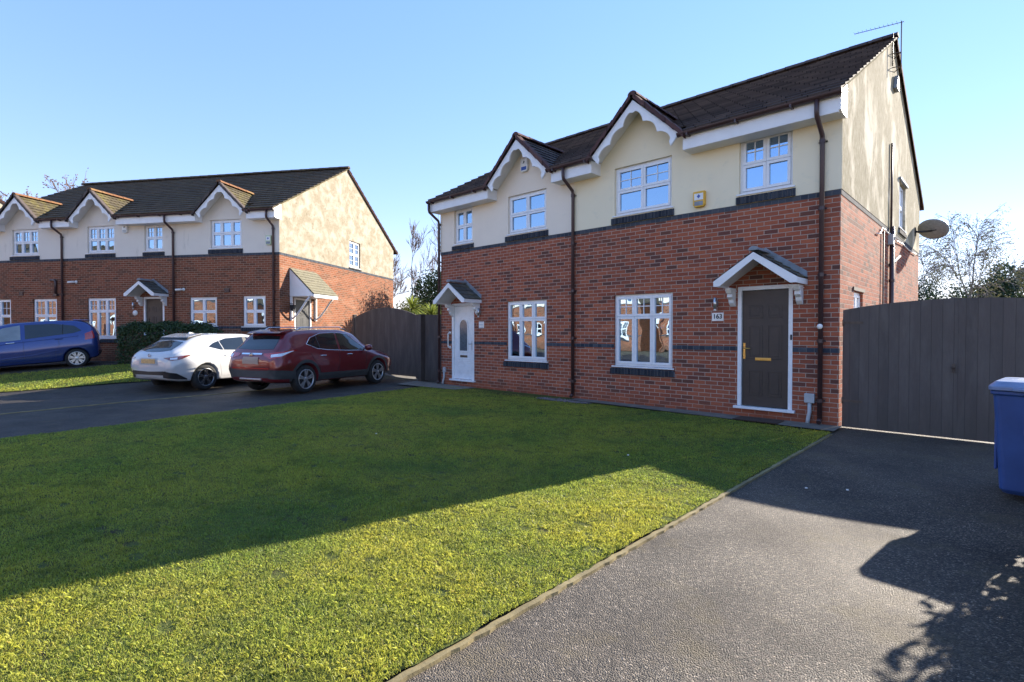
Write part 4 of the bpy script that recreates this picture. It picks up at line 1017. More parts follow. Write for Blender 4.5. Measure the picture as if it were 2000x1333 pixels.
class Car:
    """x forward, y left, z up; rear bumper at x=0. st: rows x, zbot, wsill, zsill, wmid, zmid, wbelt, zbelt, wroof, zcant, zroof"""
    def __init__(s, name, label, st, mats, wheels, loc, heading, pitch=0, group=None, arch_r=.36):
        s.root = empty(name, loc, 0, rot=(0, pitch, heading)); tag(s.root, label, 'car', group)
        st = np.array(st, float); X = st[:, 0]; L = X[-1]; N = 90
        q = np.concatenate([np.linspace(0, .06, 5)[:-1], np.linspace(.06, L-.08, N), np.linspace(L-.08, L, 6)[1:]])
        P = {k: pchip(X, st[:, i+1], q) for i, k in enumerate('zb ws zs wm zm wb zt wr zc zr'.split())}
        rows = []
        for i in range(len(q)):
            g = lambda k: P[k][i]
            cp = [(0, g('zb')), (g('ws')*.85, g('zb')), (g('ws'), g('zs')), ((g('ws')+g('wm'))/2+.012, (g('zs')+g('zm'))/2), (g('wm'), g('zm')), (g('wb'), g('zt')), ((g('wb')*.5+g('wr')*.5)+.012, (g('zt')+g('zc'))/2), (g('wr'), g('zc')), (g('wr')*.62, g('zc')*.25+g('zr')*.75), (0, g('zr'))]
            pts = []
            for a in range(len(cp)-1):   # catmull-rom
                p0 = np.array(cp[max(a-1, 0)]); p1 = np.array(cp[a]); p2 = np.array(cp[a+1]); p3 = np.array(cp[min(a+2, len(cp)-1)])
                if a == len(cp)-2: p3 = np.array((-cp[a][0], cp[a][1]))
                for t in np.arange(0, 1, .25):
                    v = .5*((2*p1)+(-p0+p2)*t+(2*p0-5*p1+4*p2-p3)*t*t+(-p0+3*p1-3*p2+p3)*t**3)
                    v[0] = max(v[0], 0); pts.append(v)
            pts.append(np.array(cp[-1]))
            rows.append(pts)
        b = MB(); m = len(rows[0]); full = []
        for i, pts in enumerate(rows):
            r = [(q[i], p[0], p[1]) for p in pts] + [(q[i], -p[0], p[1]) for p in reversed(pts[1:-1])]; full.append(r)
        k = len(full[0])
        for i in range(len(full)-1):
            for j in range(k): b.face([full[i][j], full[i][(j+1)%k], full[i+1][(j+1)%k], full[i+1][j]], sm=True)
        b.face(list(reversed(full[0]))); b.face(full[-1])
        s.body = b.build('body', mats['body'], s.root)
        # wheel arches
        s.dg = None
        me = s.body.data; bmr = BVHTree.FromPolygons([v.co[:] for v in me.vertices], [tuple(p.vertices) for p in me.polygons]); s.bvh = bmr
        cb = MB(); rx, fx, rad, wd, trk = wheels
        for x in (rx, fx):
            for sy in (-1, 1):
                cb.lathe([(.0005, -.16), (arch_r, -.16), (arch_r, .25), (.0005, .25)] if sy > 0 else [(.0005, .16), (arch_r, .16), (arch_r, -.25), (.0005, -.25)], (x, sy*(trk), rad+.0), 'y', 40)
        cut = cb.build('cutter', mats['dark']); cut.parent = s.root
        md = s.body.modifiers.new('arch', 'BOOLEAN'); md.operation = 'DIFFERENCE'; md.object = cut; md.solver = 'EXACT'
        bpy.context.view_layer.update(); dg = bpy.context.evaluated_depsgraph_get()
        nm = bpy.data.meshes.new_from_object(s.body.evaluated_get(dg)); s.body.modifiers.clear(); s.body.data = nm
        bpy.data.objects.remove(cut)
        for p in nm.polygons: p.use_smooth = True
        # dark inner arch + wheels
        for x in (rx, fx):
            for sy in (-1, 1):
                s.wheel(x, sy*trk, rad, wd, sy, mats)
        s.mats = mats; s.L = L
    def wheel(s, x, y, r, w, sy, mats):
        b = MB(); rr = r*.70; h = w/2
        b.lathe([(rr, -h), (rr+.02, -h-.004), (r-.03, -h), (r-.008, -h+.03), (r, -h+.06), (r, h-.06), (r-.008, h-.03), (r-.03, h), (rr+.02, h+.004), (rr, h)], (0, 0, 0), 'y', 40)
        wh = b.build('wheel', M['tyre'], s.root, loc=(x, y, r))
        b = MB(); o = sy*h
        b.lathe([(rr, o-sy*.09), (rr, o+sy*.004), (rr-.018, o+sy*.004), (rr-.024, o-sy*.02)], (0, 0, 0), 'y', 40)
        n = mats.get('spokes', 5); tw = mats.get('twin', True)
        for k in range(n):
            a = 2*math.pi*k/n + .3; angs = (a-.17, a+.17) if tw else (a,)
            for aa in angs:
                ca, sa = math.cos(aa), math.sin(aa); c0, s0 = math.cos(a), math.sin(a); pw = .017 if tw else .022
                p0 = Vector((c0*.05, 0, s0*.05)); p1 = Vector((ca*(rr-.012), 0, sa*(rr-.012))); d = (p1-p0).normalized(); pp = Vector((-d.z, 0, d.x))
                f = [p0+pp*pw*1.3, p0-pp*pw*1.3, p1-pp*pw, p1+pp*pw]
                y1, y0 = o-sy*.006, o-sy*.035
                top = [Vector((v.x, y1, v.z)) for v in f]; bot = [Vector((v.x, y0, v.z)) for v in f]
                b.face(top)
                for i in range(4): b.face([top[i], top[(i+1)%4], bot[(i+1)%4], bot[i]])
        b.lathe([(.001, o-sy*.002), (.03, o-sy*.002), (.06, o-sy*.012), (.065, o-sy*.03)], (0, 0, 0), 'y', 20)
        b.build('rim', mats['rim'], wh)
        b = MB(); b.lathe([(.001, o-sy*.05), (rr-.002, o-sy*.05)], (0, 0, 0), 'y', 32); b.build('spoke_backing', M['black'], wh)  # black disc stands in for the shade behind the spokes
    def hit(s, o, d):
        h = s.bvh.ray_cast(Vector(o), Vector(d).normalized())
        return (h[0], h[1]) if h[0] is not None else (None, None)
    def strip(s, name, lo, hi, mat, view, off=.004, nu=24, nv=6, parent=None, both=False, th=0):
        """patch between two polylines given in view coordinates (a,b): 'side' -> (x,z); 'rear' -> (y,z); 'top' -> (x,y); or angle in deg for oblique rear"""
        def curve(pts, t):
            pts = [Vector((p[0], p[1], 0)) for p in pts]; L = [0]
            for i in range(len(pts)-1): L.append(L[-1]+(pts[i+1]-pts[i]).length)
            if L[-1] == 0: return pts[0]
            d = t*L[-1]
            for i in range(len(pts)-1):
                if d <= L[i+1]+1e-9: return pts[i].lerp(pts[i+1], (d-L[i])/max(1e-9, L[i+1]-L[i]))
            return pts[-1]
        outs = []
        for sgn in ((1, -1) if both else (1,)):
            b = MB(); grid = []
            for j in range(nv+1):
                row = []
                for i in range(nu+1):
                    p = curve(lo, i/nu).lerp(curve(hi, i/nu), j/nv)
                    if view == 'left': o, d = (p.x, 3, p.y), (0, -1, 0)
                    elif view == 'right': o, d = (p.x, -3, p.y), (0, 1, 0)
                    elif view == 'side': o, d = (p.x, 3*sgn, p.y), (0, -sgn, 0)
                    elif view == 'rear': o, d = (-3, p.x*sgn, p.y), (1, 0, 0)
                    elif view == 'front': o, d = (s.L+3, p.x*sgn, p.y), (-1, 0, 0)
                    elif view == 'top': o, d = (p.x, p.y, 4), (0, 0, -1)
                    else:   # oblique from rear corner; p.x measured across the view direction
                        a = R(view); dd = Vector((math.cos(a), -sgn*math.sin(a), 0)); rt = Vector((math.sin(a), sgn*math.cos(a), 0)); o = Vector((0, 0, p.y)) + rt*p.x - dd*4; d = dd
                    h, n = s.hit(o, d)
                    if h is not None and n.dot(Vector(d)) > 0: n = -n
                    row.append(h+n*off if h is not None else None)
                grid.append(row)
            for j in range(nv):
                for i in range(nu):
                    q = [grid[j][i], grid[j][i+1], grid[j+1][i+1], grid[j+1][i]]
                    if all(v is not None for v in q): b.face(q, sm=True)
            if b.f:
                o_ = b.build(name, mat, parent or s.root)
                for p in o_.data.polygons: p.use_smooth = True
                outs.append(o_)
        return outs
    def line(s, name, pts, mat, view='side', rad=.006, both=True, parent=None, off=.0):
        outs = []
        for sgn in ((1, -1) if both else (1,)):
            P = []
            for i in range(len(pts)-1):
                for k in range(6):
                    t = k/6; P.append((pts[i][0]*(1-t)+pts[i+1][0]*t, pts[i][1]*(1-t)+pts[i+1][1]*t))
            P.append(pts[-1]); out = []
            for a, z in P:
                o, d = {'side': ((a, 3*sgn, z), (0, -sgn, 0)), 'rear': ((-3, a, z), (1, 0, 0)), 'top': ((a, z*sgn, 4), (0, 0, -1))}[view]
                h, n = s.hit(o, d)
                if h is not None: out.append(h-Vector(d)*off)
            if len(out) > 1:
                b = MB(); b.tube(out, rad, 6); outs.append(b.build(name, mat, parent or s.root))
        return outs
    def ring(s, name, cx, cz, r0, r1, a0, a1, mat, off=.006):
        lo = [(cx+r0*math.cos(R(a)), cz+r0*math.sin(R(a))) for a in np.linspace(a0, a1, 30)]; hi = [(cx+r1*math.cos(R(a)), cz+r1*math.sin(R(a))) for a in np.linspace(a0, a1, 30)]
        return s.strip(name, lo, hi, mat, 'side', off, 40, 2, both=True)
    def mirror(s, x, y, z, mat):
        for sg in (-1, 1):
            b = MB(); b.tube([(x, sg*(y-.10), z-.02), (x, sg*(y+.02), z)], .02, 6)
            b.lathe([(.002, -.12), (.07, -.10), (.085, -.03), (.08, .05), (.05, .09), (.002, .10)], (x, sg*(y+.09), z+.03), 'y', 12); b.build('wing_mirror', mat, s.root)

# ---- red crossover
red = {'body': paint('dark_red_paint', (.17, .012, .018), .3, 1, .35), 'dark': M['black'], 'rim': simple('silver_black_alloy', (.42, .42, .43), .3, .1, 20, metallic=.7), 'spokes': 5, 'twin': True}
#       x    zb   ws   zs   wm   zm   wb   zt   wr   zc   zr
st = [(0.00, .42, .50, .50, .66, .62, .62, .76, .50, .82, .84),
      (.05, .34, .74, .46, .82, .66, .76, .86, .62, .93, .97),
      (.14, .30, .80, .42, .86, .72, .80, .98, .66, 1.06, 1.10),
      (.30, .28, .84, .40, .895, .78, .83, 1.02, .66, 1.20, 1.24),
      (.52, .27, .86, .38, .905, .80, .845, 1.04, .62, 1.42, 1.46),
      (.72, .26, .86, .36, .905, .80, .85, 1.03, .61, 1.48, 1.535),
      (1.4, .25, .86, .35, .90, .76, .855, 1.00, .61, 1.52, 1.575),
      (2.2, .25, .86, .35, .90, .74, .855, .965, .61, 1.515, 1.575),
      (2.7, .25, .86, .35, .90, .74, .85, .95, .60, 1.44, 1.50),
      (3.15, .25, .86, .36, .90, .76, .84, .94, .62, 1.18, 1.24),
      (3.45, .26, .86, .38, .90, .78, .82, .93, .68, 1.01, 1.05),
      (3.95, .28, .84, .40, .88, .76, .76, .86, .60, .92, .95),
      (4.22, .30, .76, .42, .80, .66, .70, .76, .50, .80, .83),
      (4.38, .40, .48, .48, .56, .58, .50, .66, .36, .70, .71)]
def wheel_place(cx, cy, heading, rx, trk, side):
    """world loc of car origin so the wheel at (rx, side*trk) touches (cx,cy)"""
    c, s_ = math.cos(heading), math.sin(heading); lx, ly = rx, side*trk
    x, y = cx-(c*lx-s_*ly), cy-(s_*lx+c*ly); return x, y
hd = math.atan2(2.72, -.88)
rx, fx = .86, 3.51
x, y = wheel_place(-10.62, -3.62, hd, rx, .79, -1)
C1 = Car('parked_car', 'dark red crossover with silver roof rails parked nearest the left gates', st, red, (rx, fx, .345, .22, .775), (x, y, 0), hd, arch_r=.40)
C1.strip('side_window', [(.98, 1.185), (1.25, 1.09), (1.62, 1.045), (2.0, 1.02)], [(.98, 1.20), (1.14, 1.33), (1.5, 1.435), (2.0, 1.46)], M['car_glass'], 'side', both=True)
C1.strip('side_window', [(2.07, 1.015), (2.5, .995), (3.08, .985)], [(2.07, 1.46), (2.45, 1.425), (3.08, 1.00)], M['car_glass'], 'side', both=True)
C1.line('window_trim', [(.96, 1.19), (1.25, 1.075), (1.62, 1.03), (2.3, .995), (3.14, .975)], M['chrome'], rad=.010); C1.line('window_trim', [(.96, 1.19), (1.13, 1.345), (1.5, 1.452), (2.0, 1.476), (2.5, 1.43), (3.14, .985)], M['chrome'], rad=.010)
C1.line('window_bar', [(1.36, 1.08), (1.33, 1.39)], M['black'], rad=.012)
C1.strip('rear_window', [(-.60, 1.085), (0, 1.065), (.60, 1.085)], [(-.50, 1.38), (0, 1.41), (.50, 1.38)], M['car_glass'], 'rear')
C1.strip('windscreen', [(-.62, 1.10), (.62, 1.10)], [(-.52, 1.44), (.52, 1.44)], M['car_glass'], 'front')
b = MB(); b.prism([(.34, 1.46), (.44, 1.50), (.78, 1.555), (.74, 1.50), (.55, 1.45)], 'y', -.56, .56); b.build('spoiler', red['body'], C1.root, bevel=.01)
C1.strip('tail_lamp', [(.34, .93), (.52, .86), (.76, .90), (.93, 1.03), (1.06, 1.05)], [(.34, .98), (.52, 1.0), (.78, 1.03), (.95, 1.06), (1.06, 1.055)], M['lamp_red'], 40, .008, both=True)
C1.strip('lamp_lens', [(.52, .895), (.76, .925), (.90, 1.0), (.98, 1.035)], [(.52, .955), (.76, .99), (.90, 1.03), (.98, 1.04)], M['lamp_clear'], 40, .013, both=True)
C1.strip('chrome_strip', [(-.34, .955), (.34, .955)], [(-.34, .99), (.34, .99)], M['chrome'], 'rear', .01)
C1.strip('number_plate', [(-.27, .735), (.27, .735)], [(-.26, .90), (.26, .90)], M['plate_blank'], 'rear', .012)
C1.strip('bumper', [(-.60, .42), (.60, .42)], [(-.72, .60), (0, .585), (.72, .60)], M['cladding'], 'rear', .012)
C1.strip('bumper', [(.42, .40), (1.0, .38)], [(.42, .61), (.75, .60), (1.0, .56)], M['cladding'], 45, .012, both=True)
C1.strip('reflector', [(-.62, .625), (.62, .625)], [(-.62, .65), (.62, .65)], M['lamp_red'], 'rear', .010)
b = MB(); b.box(-.02, .05, -.36, .36, .36, .40); b.build('skid_plate', M['steel'], C1.root, bevel=.01)
C1.ring('arch_trim', rx, .345, .40, .475, -8, 188, M['cladding']); C1.ring('arch_trim', fx, .345, .40, .475, -8, 188, M['cladding'])
C1.strip('sill_cladding', [(1.32, .29), (3.05, .29)], [(1.32, .47), (3.05, .45)], M['cladding'], 'side', .006, both=True)
for xx in (1.98, 3.02): C1.line('door_seam', [(xx-.05, .46), (xx, .75), (xx+.04, 1.0)], M['black'], rad=.005)
C1.line('door_seam', [(1.02, .98), (1.12, .80), (1.27, .66), (1.34, .46)], M['black'], rad=.005)
for xx in (1.32, 2.28): C1.line('door_handle', [(xx, .90), (xx+.20, .895)], M['chrome'], rad=.014, off=.01)
for sg in (1, -1):
    b = MB(); b.tube([(.85, sg*.56, 1.53), (1.0, sg*.56, 1.60), (2.3, sg*.56, 1.62), (2.55, sg*.555, 1.545)], .014, 6); b.build('roof_rail', M['chrome'], C1.root)
C1.mirror(3.02, .86, 1.03, red['body'])
def badge(car, z, r, bar=True):
    h, n = car.hit((-3, 0, z), (1, 0, 0)); b = MB(); b.lathe([(r, -.004), (r, .008), (r-.018, .008), (r-.018, -.004)], (0, 0, 0), 'x', 24)
    if bar: b.box(-.008, .008, -r, r, -.012, .012)
    else: b.prism([(-r*.8, r*.2), (0, -r*.45), (r*.8, r*.2), (r*.7, r*.35), (0, -r*.1), (-r*.7, r*.35)], 'x', -.006, .006)
    o = b.build('badge', M['chrome'], car.root, loc=(h.x-.012, 0, z))
badge(C1, .945, .055)

# ---- white hatchback
wht = {'body': paint('white_paint', (.55, .55, .55), .25, 1), 'dark': M['black'], 'rim': simple('dark_alloy', (.20, .20, .205), .28, .2, 20, metallic=.8), 'spokes': 5, 'twin': True}
st = [(0.00, .40, .48, .48, .64, .58, .60, .68, .46, .76, .80),
      (.06, .32, .70, .44, .79, .62, .74, .80, .60, .90, .935),
      (.18, .28, .78, .40, .84, .70, .80, .90, .62, 1.00, 1.03),
      (.38, .25, .82, .36, .885, .74, .82, .96, .62, 1.10, 1.14),
      (.75, .24, .84, .33, .90, .74, .82, .98, .56, 1.30, 1.34),
      (.98, .23, .84, .32, .90, .72, .82, .98, .56, 1.36, 1.405),
      (1.6, .22, .84, .31, .885, .70, .825, .94, .57, 1.39, 1.44),
      (2.2, .22, .84, .31, .88, .68, .825, .91, .57, 1.385, 1.44),
      (2.75, .22, .84, .31, .88, .68, .82, .90, .56, 1.29, 1.34),
      (3.2, .22, .84, .32, .88, .70, .81, .89, .62, 1.06, 1.12),
      (3.5, .23, .84, .34, .88, .72, .79, .87, .66, .94, .98),
      (4.05, .24, .82, .36, .86, .68, .72, .77, .56, .84, .87),
      (4.32, .26, .74, .38, .76, .58, .64, .66, .46, .70, .72),
      (4.46, .34, .46, .44, .52, .52, .46, .58, .34, .61, .62)]
rx, fx = .88, 3.58
x, y = wheel_place(-13.05, -5.10, hd+R(2), rx, .78, -1)
C2 = Car('parked_car', 'white hatchback with dark alloy wheels parked left of the red car', st, wht, (rx, fx, .325, .215, .775), (x, y, terr(-13.2, -5)+.0), hd+R(2), arch_r=.365)
C2.strip('side_window', [(1.05, 1.09), (1.35, 1.005), (1.75, .99), (2.15, .975)], [(1.05, 1.10), (1.22, 1.19), (1.6, 1.30), (2.15, 1.335)], M['car_glass'], 'side', both=True)
C2.strip('side_window', [(2.24, .97), (2.6, .96), (3.15, .955)], [(2.24, 1.335), (2.55, 1.29), (3.15, .965)], M['car_glass'], 'side', both=True)
C2.line('window_bar', [(1.44, 1.0), (1.38, 1.24)], M['white_plate'], rad=.012)
C2.strip('pillar_trim', [(2.14, .98), (2.25, .975)], [(2.14, 1.33), (2.25, 1.33)], M['black'], 'side', .005, both=True)
C2.strip('rear_window', [(-.56, 1.02), (-.3, .985), (0, .975), (.3, .985), (.56, 1.02)], [(-.50, 1.22), (0, 1.26), (.50, 1.22)], M['car_glass'], 'rear')
C2.strip('windscreen', [(-.60, 1.0), (.60, 1.0)], [(-.5, 1.30), (.5, 1.30)], M['car_glass'], 'front')
b = MB(); b.prism([(.60, 1.275), (.66, 1.335), (1.02, 1.42), (1.0, 1.36)], 'y', -.52, .52); b.build('spoiler', M['black'], C2.root, bevel=.01)
b = MB(); b.prism([(.64, 1.335), (.68, 1.352), (1.04, 1.437), (1.0, 1.40)], 'y', -.51, .51); b.build('roof_spoiler', wht['body'], C2.root, bevel=.008)
C2.strip('tail_lamp', [(.42, .83), (.60, .775), (.78, .80), (.92, .87), (.98, .91)], [(.42, .845), (.60, .86), (.78, .885), (.92, .905), (.98, .915)], M['lamp_dark'], 42, .008, both=True)
C2.strip('lamp_lens', [(.58, .80), (.72, .805)], [(.58, .84), (.72, .855)], M['lamp_clear'], 42, .012, both=True)
C2.strip('number_plate', [(-.26, .70), (.26, .70)], [(-.26, .81), (.26, .81)], M['plate_yellow'], 'rear', .012)
C2.strip('plate_recess', [(-.36, .66), (.36, .66)], [(-.33, .835), (.33, .835)], M['grey_box'], 'rear', .004)
C2.strip('bumper', [(-.58, .42), (.58, .42)], [(-.62, .52), (0, .50), (.62, .52)], M['black'], 'rear', .008)
C2.strip('bumper', [(.40, .36), (.88, .30)], [(.40, .52), (.70, .47), (.88, .33)], M['black'], 42, .008, both=True)
C2.line('door_seam', [(1.16, .93), (1.26, .70), (1.34, .35), (2.2, .33), (2.22, .95)], M['grey_box'], rad=.0035)
for xx in (1.42, 2.42): C2.line('door_handle', [(xx, .85), (xx+.20, .845)], wht['body'], rad=.018, off=.014)
C2.mirror(3.0, .84, .98, wht['body']); badge(C2, .885, .055, False)
b = MB(); b.prism([(1.02, 1.42), (1.20, 1.435), (1.06, 1.475)], 'y', -.02, .02); b.build('aerial_fin', wht['body'], C2.root, bevel=.008)

# ---- blue hatchback
blu = {'body': paint('deep_blue_paint', (.028, .055, .21), .22, 1, .4), 'dark': M['black'], 'rim': simple('silver_alloy', (.55, .56, .57), .3, .1, 20, metallic=.7), 'spokes': 7, 'twin': True}
st = [(0.00, .42, .44, .48, .56, .60, .58, .78, .50, 1.0, 1.04),
      (.05, .32, .66, .44, .74, .64, .70, .90, .58, 1.14, 1.18),
      (.16, .27, .74, .38, .82, .72, .78, 1.0, .60, 1.30, 1.34),
      (.34, .25, .79, .35, .845, .76, .80, 1.04, .58, 1.42, 1.46),
      (.60, .24, .81, .33, .85, .76, .80, 1.04, .57, 1.475, 1.515),
      (1.3, .22, .81, .31, .845, .74, .80, .99, .57, 1.50, 1.535),
      (2.0, .22, .81, .31, .84, .70, .80, .94, .57, 1.47, 1.525),
      (2.6, .22, .81, .31, .84, .70, .79, .91, .57, 1.34, 1.40),
      (3.15, .22, .80, .32, .835, .70, .77, .89, .60, 1.04, 1.10),
      (3.45, .23, .79, .34, .82, .70, .74, .86, .60, .92, .96),
      (3.80, .26, .72, .38, .74, .62, .62, .76, .46, .80, .82),
      (4.0, .36, .42, .46, .48, .56, .42, .64, .30, .67, .68)]
rx, fx = .60, 3.13
pk = Vector((-19.66, -6.74, .38)); fw2 = Vector((-.686, .728, 0)); rt2 = Vector((.728, .686, 0))
dr = (-math.cos(R(36))*rt2 - math.sin(R(36))*fw2); hdb = math.atan2(dr.y, dr.x); tilt = R(4.6)
x, y = wheel_place(pk.x, pk.y, hdb, rx, .73, 1)
C3 = Car('parked_car', 'deep blue hatchback nose out of frame at the far left edge', st, blu, (rx, fx, .30, .19, .735), (x, y, .36+rx*math.sin(tilt)), hdb, pitch=tilt, arch_r=.335)
C3.strip('side_window', [(.42, 1.16), (.62, 1.10), (1.2, 1.05), (1.76, 1.00)], [(.42, 1.175), (.58, 1.33), (1.1, 1.425), (1.76, 1.43)], M['car_glass'], 'side', both=True)
C3.strip('side_window', [(1.86, .99), (2.3, .965), (2.75, .95)], [(1.86, 1.43), (2.25, 1.37), (2.75, 1.12)], simple('painted_reflection_glass', (.20, .23, .24), .05, .2, 3, spec=1), 'side', both=True)  # pale base colour stands in for a reflection on the front windows
C3.line('window_bar', [(.88, 1.08), (.86, 1.39)], M['black'], rad=.012)
C3.strip('rear_window', [(-.58, 1.10), (.58, 1.10)], [(-.50, 1.40), (.50, 1.40)], M['car_glass'], 'rear')
C3.strip('windscreen', [(-.60, .98), (.60, .98)], [(-.5, 1.40), (.5, 1.40)], M['car_glass'], 'front')
C3.strip('tail_lamp', [(.62, .90), (.84, .86)], [(.60, 1.14), (.80, 1.06)], M['lamp_red'], 45, .010, both=True)
C3.strip('bumper', [(-.60, .36), (.60, .36)], [(-.62, .48), (.62, .48)], M['black'], 'rear', .008)
C3.line('crease', [(.5, 1.0), (1.2, .955), (2.1, .90), (2.9, .80)], blu['body'], rad=.012); C3.line('crease', [(1.0, .60), (1.6, .50), (2.9, .40)], blu['body'], rad=.012)
C3.line('door_seam', [(1.0, .95), (.98, .75), (1.08, .60), (1.1, .32), (1.82, .32), (1.81, .97)], M['black'], rad=.004)
C3.line('door_seam', [(1.82, .32), (2.85, .32), (2.85, .9)], M['black'], rad=.004)
for xx in (.88, 2.0): C3.line('door_handle', [(xx, .945-.03*(xx-.9)), (xx+.20, .945-.03*(xx-.7))], M['chrome'] if xx > 1 else blu['body'], rad=.016, off=.012)
C3.mirror(2.72, .80, 1.02, blu['body'])
b = MB(); b.prism([(.16, 1.47), (.22, 1.50), (.62, 1.545), (.6, 1.50)], 'y', -.52, .52); b.build('spoiler', blu['body'], C3.root, bevel=.01)

# ================================================================== trees and plants
def bare_tree(name, label, loc, h, seed, trunk_mat, lean=0, spread=.5, r0=.12, depth=6, droop=0, leaves=None, leaf_n=0, lsize=.06, group=None, cat='tree', first=.3, forks=(2, 3), twist=.35, minr=.010):
    rnd = random.Random(seed); root = empty(name, loc); tag(root, label, cat, group)
    tb, cb, lb = MB(), MB(), MB(); tips = []
    def grow(p, d, L, r, k):
        n = 4; pts = [p]; rs = [r]; q = p.copy(); dd = d.copy()
        for i in range(n):
            dd = (dd + Vector((rnd.gauss(0, 1), rnd.gauss(0, 1), rnd.gauss(0, .6)))*twist*.22 + Vector((0, 0, .06 if k < depth-2 or not droop else -droop))).normalized()
            q = q + dd*L/n; pts.append(q.copy()); rs.append(max(minr*.7, r*(1-.42*(i+1)/n)))
        (tb if k < 2 else cb).tube(pts, rs, 6 if k < 2 else (4 if k < 4 else 3), caps=False)
        if k >= depth: tips.append((q, dd)); return
        m = rnd.randint(*forks) + (1 if k > 1 else 0)
        for j in range(m):
            t = rnd.uniform(.35, 1) if j else 1; pp = pts[min(n, max(1, int(t*n)))]
            ax = dd.orthogonal(); ax.rotate(Quaternion(dd, rnd.uniform(0, 6.28))); nd = dd.copy(); nd.rotate(Quaternion(ax, rnd.uniform(.3, .9)*spread*1.5 if j else rnd.uniform(.05, .3)))
            grow(pp, nd, L*rnd.uniform(.58, .82), max(minr, rs[-1]*(.9 if j == 0 else .62)), k+1)
    grow(Vector((0, 0, 0)), Vector((lean, 0, 1)).normalized(), h*first, r0, 0)
    tb.build('trunk', trunk_mat, root, fix=False); cb.build('branches', M['twig'] if trunk_mat is not M['birch'] else M['birch'], root, fix=False)
    if leaves:
        for _ in range(leaf_n):
            p, d = rnd.choice(tips); p = p + Vector((rnd.gauss(0, .12), rnd.gauss(0, .12), rnd.gauss(0, .12) - (abs(rnd.gauss(0, .35)) if droop else 0)))
            a = Vector((rnd.gauss(0, 1), rnd.gauss(0, 1), rnd.gauss(0, 1))).normalized()*lsize; c = a.orthogonal().normalized()*lsize*.6
            lb.face([p-a, p+c, p+a, p-c])
        lb.build('leaves', leaves, root, fix=False)
    return root
def leafy(name, label, loc, blobs, mat, n, ls, seed, trunk=True, cat='tree', group=None, part='crown', pointed=False):
    """blobs: (x,y,z,rx,ry,rz) volumes filled with leaf clumps of uneven density"""
    rnd = random.Random(seed); root = empty(name, loc); tag(root, label, cat, group); b = MB(); tot = sum(q[3]*q[4]*q[5] for q in blobs)
    for (x, y, z, rx_, ry_, rz_) in blobs:
        m = int(n*rx_*ry_*rz_/tot/6)+2
        for _ in range(m):
            while True:
                v = Vector((rnd.uniform(-1, 1), rnd.uniform(-1, 1), rnd.uniform(-1, 1)))
                if .35 < v.length < 1: break
            v *= rnd.uniform(.85, 1.12); c = Vector((x+v.x*rx_, y+v.y*ry_, z+v.z*rz_))
            for _ in range(6):
                p = c + Vector((rnd.gauss(0, 1), rnd.gauss(0, 1), rnd.gauss(0, 1)))*ls*1.6
                a = Vector((rnd.gauss(0, 1), rnd.gauss(0, 1), rnd.gauss(0, .8))).normalized()*ls; d = a.orthogonal().normalized()*ls*.55
                b.face([p-a, p+d, p+a, p-d])
    b.build(part, mat, root, fix=False)
    if trunk:
        t = MB(); zt_ = max(q[2] for q in blobs); t.tube([(0, 0, 0), (.1, 0, zt_*.4), (0, .05, zt_*.8)], [.16, .12, .05], 8)
        for q in blobs: t.tube([(0, 0, q[2]*.4), (q[0]*.6, q[1]*.6, q[2]*.75), (q[0], q[1], q[2])], [.07, .045, .02], 5, caps=False)
        t.build('trunk', M['bark'], root, fix=False)
    return root
# between the two buildings
bare_tree('bare_tree', 'tall thin bare tree beside the gable of the terrace', (-23.4, 9.3, 0), 10.8, 3, M['bark'], .05, .55, .12, 6, minr=.014, group='bare trees between the two buildings', first=.26)
bare_tree('bare_tree', 'thin bare tree standing nearer the corner of house 163, left of the downpipe', (-24.8, 9.4, 0), 10.8, 8, M['bark'], -.04, .5, .09, 6, minr=.014, group='bare trees between the two buildings', first=.27)
bare_tree('bare_tree', 'low bare tree with pale twigs just above the brown double gate', (-27.6, 9.9, 0), 10.0, 12, M['twig'], .1, .6, .11, 6, minr=.014, group='bare trees between the two buildings', first=.25)
leafy('evergreen_tree', 'dark evergreen tree close behind the left corner of house 163', (-19.4, 7.4, 0), [(0, 0, 3.0, 1.1, 1.2, 1.6), (.9, .4, 3.6, .9, .9, 1.3), (-.6, .2, 2.2, 1.0, 1.0, 1.1)], M['leaf_dark'], 9000, .07, 4)
# spiky palm like clump behind the left gates
def palm(loc, seed, label, n=90, L=.95, h=1.2):
    rnd = random.Random(seed); root = tag(empty('palm', loc), label, 'palm', 'palms behind the left gates'); b = MB()
    t = MB(); t.tube([(0, 0, 0), (.03, 0, h*.5), (0, .02, h)], [.11, .08, .07], 8); t.build('trunk', M['bark'], root)
    for k in range(n):
        az = rnd.uniform(0, 6.283); el = rnd.uniform(-.35, 1.35); d = Vector((math.cos(az)*math.cos(el), math.sin(az)*math.cos(el), math.sin(el))); l = L*rnd.uniform(.75, 1.1)
        sd = d.cross(Vector((0, 0, 1))); sd = (sd.normalized() if sd.length > .01 else Vector((1, 0, 0)))
        pts = [Vector((0, 0, h)) + d*l*s - Vector((0, 0, .45*l*s*s)) for s in (0, .3, .6, .85, 1)]; ws = (.012, .026, .024, .014, .001)
        for i in range(4): b.face([pts[i]-sd*ws[i], pts[i]+sd*ws[i], pts[i+1]+sd*ws[i+1], pts[i+1]-sd*ws[i+1]])
    b.build('fronds', M['leaf_palm'], root, fix=False)
palm((-17.8, 4.85, 0), 1, 'bright green spiky palm rising highest over the brown double gate', 190, 1.1, 2.55)
palm((-15.6, 4.25, 0), 2, 'bright green spiky palm above the narrow timber panel', 170, .95, 2.2)
palm((-19.0, 5.2, 0), 3, 'smaller spiky palm at the left of the clump over the gate', 120, .8, 2.1)
